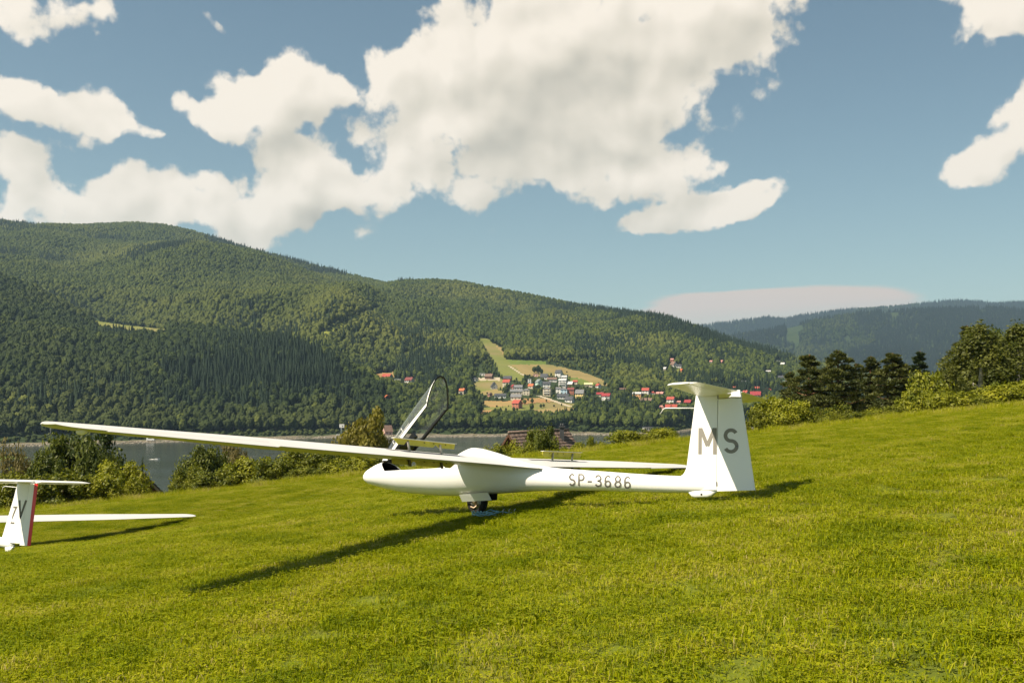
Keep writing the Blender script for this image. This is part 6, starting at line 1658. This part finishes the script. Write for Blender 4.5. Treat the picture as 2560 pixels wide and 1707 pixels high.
    for k in range(6): MB().tube([wh + Vector((.062 * math.cos(k * 1.047), .046, .062 * math.sin(k * 1.047))), wh + Vector((.062 * math.cos(k * 1.047), .051, .062 * math.sin(k * 1.047)))], .009, 6).obj('bolt', M_DARK, wheel)
    for sd in (1, -1):
        b = MB(); y = sd * .086
        b.tube([Vector((-2.275, y, .165)), Vector((-2.20, y, .232)), Vector((-2.10, y, .31))], [.020, .016, .018], 8); b.tube([Vector((-2.275, y, .168)), Vector((-2.33, y, .235)), Vector((-2.40, y, .32))], [.020, .014, .016], 8); b.obj('fork', M_FORK, root)
    MB().tube([wh + Vector((-.03, .07, -.05)), wh + Vector((.02, .072, -.085)), wh + Vector((.08, .07, -.06))], .012, 6).obj('brake_lever', M_FORK, wheel)
    MB().prism([Vector((-2.05, .165, .300)), Vector((-2.582, .165, .318)), Vector((-2.60, .098, .197)), Vector((-2.063, .098, .188))], (0, .009, 0)).obj('gear_door', M_GEL, root, label='near wheel door')
    MB().prism([Vector((-2.05, -.135, .300)), Vector((-2.555, -.135, .318)), Vector((-2.535, -.15, .200)), Vector((-2.063, -.15, .188))], (0, -.009, 0)).obj('gear_door', M_DARK, root, label='far wheel door seen from its dark inner side')
    MB().box((-2.30, 0, .31), (.46, .20, .03)).obj('wheel_well', M_DARK, root)
    # ---- writing on the fuselage
    for (ch, box, wd) in cfg['reg']:
        x0, y0, x1, y1 = box
        def pr(p, lift):
            q0 = unproj(M, (p.x, p.y), 1, .13); yy = fus_y(-q0.x, q0.z)
            q0 = unproj(M, (p.x, p.y), 1, yy); yy = fus_y(-q0.x, q0.z); return Vector((q0.x, yy + .0028 + lift, q0.z))
        lb = MB()
        for si, stroke in enumerate(GL[ch]):
            pts = dense([(x0 + (x1 - x0) * a_, y0 + (y1 - y0) * c_) for a_, c_ in stroke], 1.5); ribbon(lb, pts, wd, pr, .0006 * si)
        nm = {'-': 'hyphen'}.get(ch, ('letter_' if ch.isalpha() else 'digit_') + ch.lower()); lb.obj(nm, M_REG, fus)
    if cfg.get('cable'):
        MB().box((-6.185, fin_y(6.185, .33) + .002, .33), (.012, .006, .055)).obj('rudder_cable', M_DARK, rud)
    return root
ICO1 = ico(2)
O1 = Vector((-2.45674609, 16.91876828, -2.09616428)); M1 = Matrix.Translation(O1) @ orient(.5551, -.0812, .0889).to_4x4()
zx = lambda X: 1400 + X / 3.675
zy = lambda Y: 900 + Y / 3.675
reg = []
for ch, X0, X1, dy in (('S', 82, 142, 0), ('P', 166, 228, 2), ('-', 250, 297, 8), ('3', 322, 385, 11), ('6', 408, 472, 16), ('8', 500, 565, 19), ('6', 588, 652, 26)):
    reg.append((ch, (zx(X0 + 4), zy(1044 + dy), zx(X1 - 4), zy(1150 + dy)), 15 / 3.675))
G1 = dict(canopy=44, brakes=True, cap=True, cable=True,
    fin=dict(le=[(.25, 5.85), (.43, 5.60), (.473, 5.683), (.50, 5.708), (.532, 5.726), (.592, 5.747), (1.555, 5.925)], hinge=[(.246, 6.173), (1.53, 6.246)], te=[(.246, 6.694), (1.466, 6.569)], top=1.545, rbot=.232, rtop=1.466, th=.112),
    tail=dict(half=1.37, le=(5.945, 6.075), te=(6.56, 6.50), z=1.553), probe=[(1735, 1020), (1663, 1020), (1659, 1022), (1650, 1035)],
    skid=(5.72, 6.19, .228, .155), wing=dict(z=.805, dih=.0165, inc=(6.6, 6.0), ail=4.0),
    tail_letters=[('M', (zx(1272), zy(622), zx(1438), zy(865), 0), 33 / 3.675, 'fin'), ('S', (zx(1508), zy(634), zx(1625), zy(846), 0), 33 / 3.675, 'rudder')], reg=reg)
glider('glider', 'white glider with raised canopy and open airbrakes, MS on its fin', M1, G1)

# second glider: place its tail skid and turn it so that the wing tip falls where the photo shows it
p = None
for d in np.arange(12, 30, .02):
    q = px(25, 1380, d)
    if q.z <= gz1(q.x, q.y) + .04: p = q; break
SK = Vector((-6.05, 0, .13))
best = None
for yaw in np.arange(.40, .85, .01):
    for bank in np.arange(-.14, .12, .005):
        Rm = orient(yaw, -.045, bank); T = p - Rm @ SK; tip = T + Rm @ Vector((-2.75, -7.5, .86))
        e = math.hypot(Y0 - F * tip.z / tip.y - 1287, PW / 2 + tip.x / tip.y * F - 493)
        if best is None or e < best[0]: best = (e, bank, T, tip, yaw)
M2 = Matrix.Translation(best[2]) @ orient(best[4], -.045, best[1]).to_4x4()
print('glider2', p, best, 'tip px', PW / 2 + best[3].x / best[3].y * F, gz1(best[3].x, best[3].y))
def L2(x, y): q = unproj(M2, (x, y), 1, 0); return (q.z, -q.x)
lt, lb_ = L2(45.6, 1207), L2(4, 1347); ht, hb = L2(78.6, 1208), L2(52.6, 1368); tt, tb_ = L2(95, 1208), L2(76.5, 1364)
print(lt, lb_, ht, hb, tt, tb_)
half2 = min(np.arange(.9, 2.4, .02), key=lambda h: abs((lambda q: PW / 2 + q.x / q.y * F)(M2 @ Vector((-(tt[1] + lt[1]) / 2, -h, lt[0] + .03))) - 208))
print(half2)
G2 = dict(canopy=0, brakes=False,
    fin=dict(le=[(.42, lb_[1] - .25), (lb_[0] - .06, lb_[1] - .05), (lb_[0], lb_[1]), lt], hinge=[hb, ht], te=[tb_, tt], top=lt[0], rbot=tb_[0], rtop=tt[0] - .01, th=.13, stripe=.12),
    tail=dict(half=half2, le=(lt[1] - .02, lt[1] + .12), te=(tt[1] - .02, tt[1] - .06), z=lt[0] + .03), probe=[(43, 1218), (14, 1215), (8, 1217), (4, 1229)],
    skid=(5.80, 6.22, .24, .13), wing=dict(z=.78, dih=.012, inc=(5.0, 4.2), ail=0),
    tail_letters=[('Z', (23, 1265, 44, 1309, 0), 4.2, 'fin'), ('V', (49, 1249, 67, 1294, 0), 4.2, 'rudder')], reg=[])
glider('glider', 'second white glider at the left edge with a red striped rudder, ZV on its fin', M2, G2)

# pale blue cord with pegs in the grass beside the wheel
M_CORD = material('pale_blue_cord', (.22, .42, .50), .6, .3, noise=(40, .3)); M_PEG = material('galvanised_peg', (.55, .56, .54), .35, .5, .6)
rs = random.Random(3)
def ground_px(x, y):
    for d in np.arange(8, 30, .01):
        q = px(x, y, d)
        if q.z <= gz1(q.x, q.y) + .02: return q
q = ground_px(1222, 1291); t = thing('tie_down_cord', 'tangled pale blue cord with pegs on the grass beside the main wheel', 'cord', q, .15)
for k, (x, rx, ry, zz) in enumerate([(-.16, .09, .08, .03), (-.10, .07, .09, .05), (-.20, .06, .07, .06), (.02, .11, .10, .05), (.06, .10, .08, .075), (-.04, .14, .10, .035)]):
    pts = [(x + rx * math.cos(a) + rs.uniform(-.008, .008), ry * math.sin(a), zz + .018 * math.sin(2 * a + k) + rs.uniform(-.006, .006)) for a in np.linspace(0, 2 * math.pi, 17)[:-1]]
    MB().tube(pts, .006, 6, closed=True).obj('loop', M_CORD, t)
for k in range(3): MB().tube([(-.24 + .05 * k, rs.uniform(-.05, .05), .03), (-.22 + .05 * k, rs.uniform(-.05, .05), .085), (-.19 + .05 * k, rs.uniform(-.05, .05), .04)], .014, 6).obj('knot', M_CORD, t)
MB().tube([(.12, 0, .05), (.20, .02, .07), (.30, 0, .05), (.36, -.02, .06)], .007, 6).obj('cord_end', M_CORD, t)
for x in (.20, .29, .37): MB().tube([(x, -.02, -.08), (x + .01, -.02, .10), (x + .03, -.02, .115)], .006, 6).obj('peg', M_PEG, t)
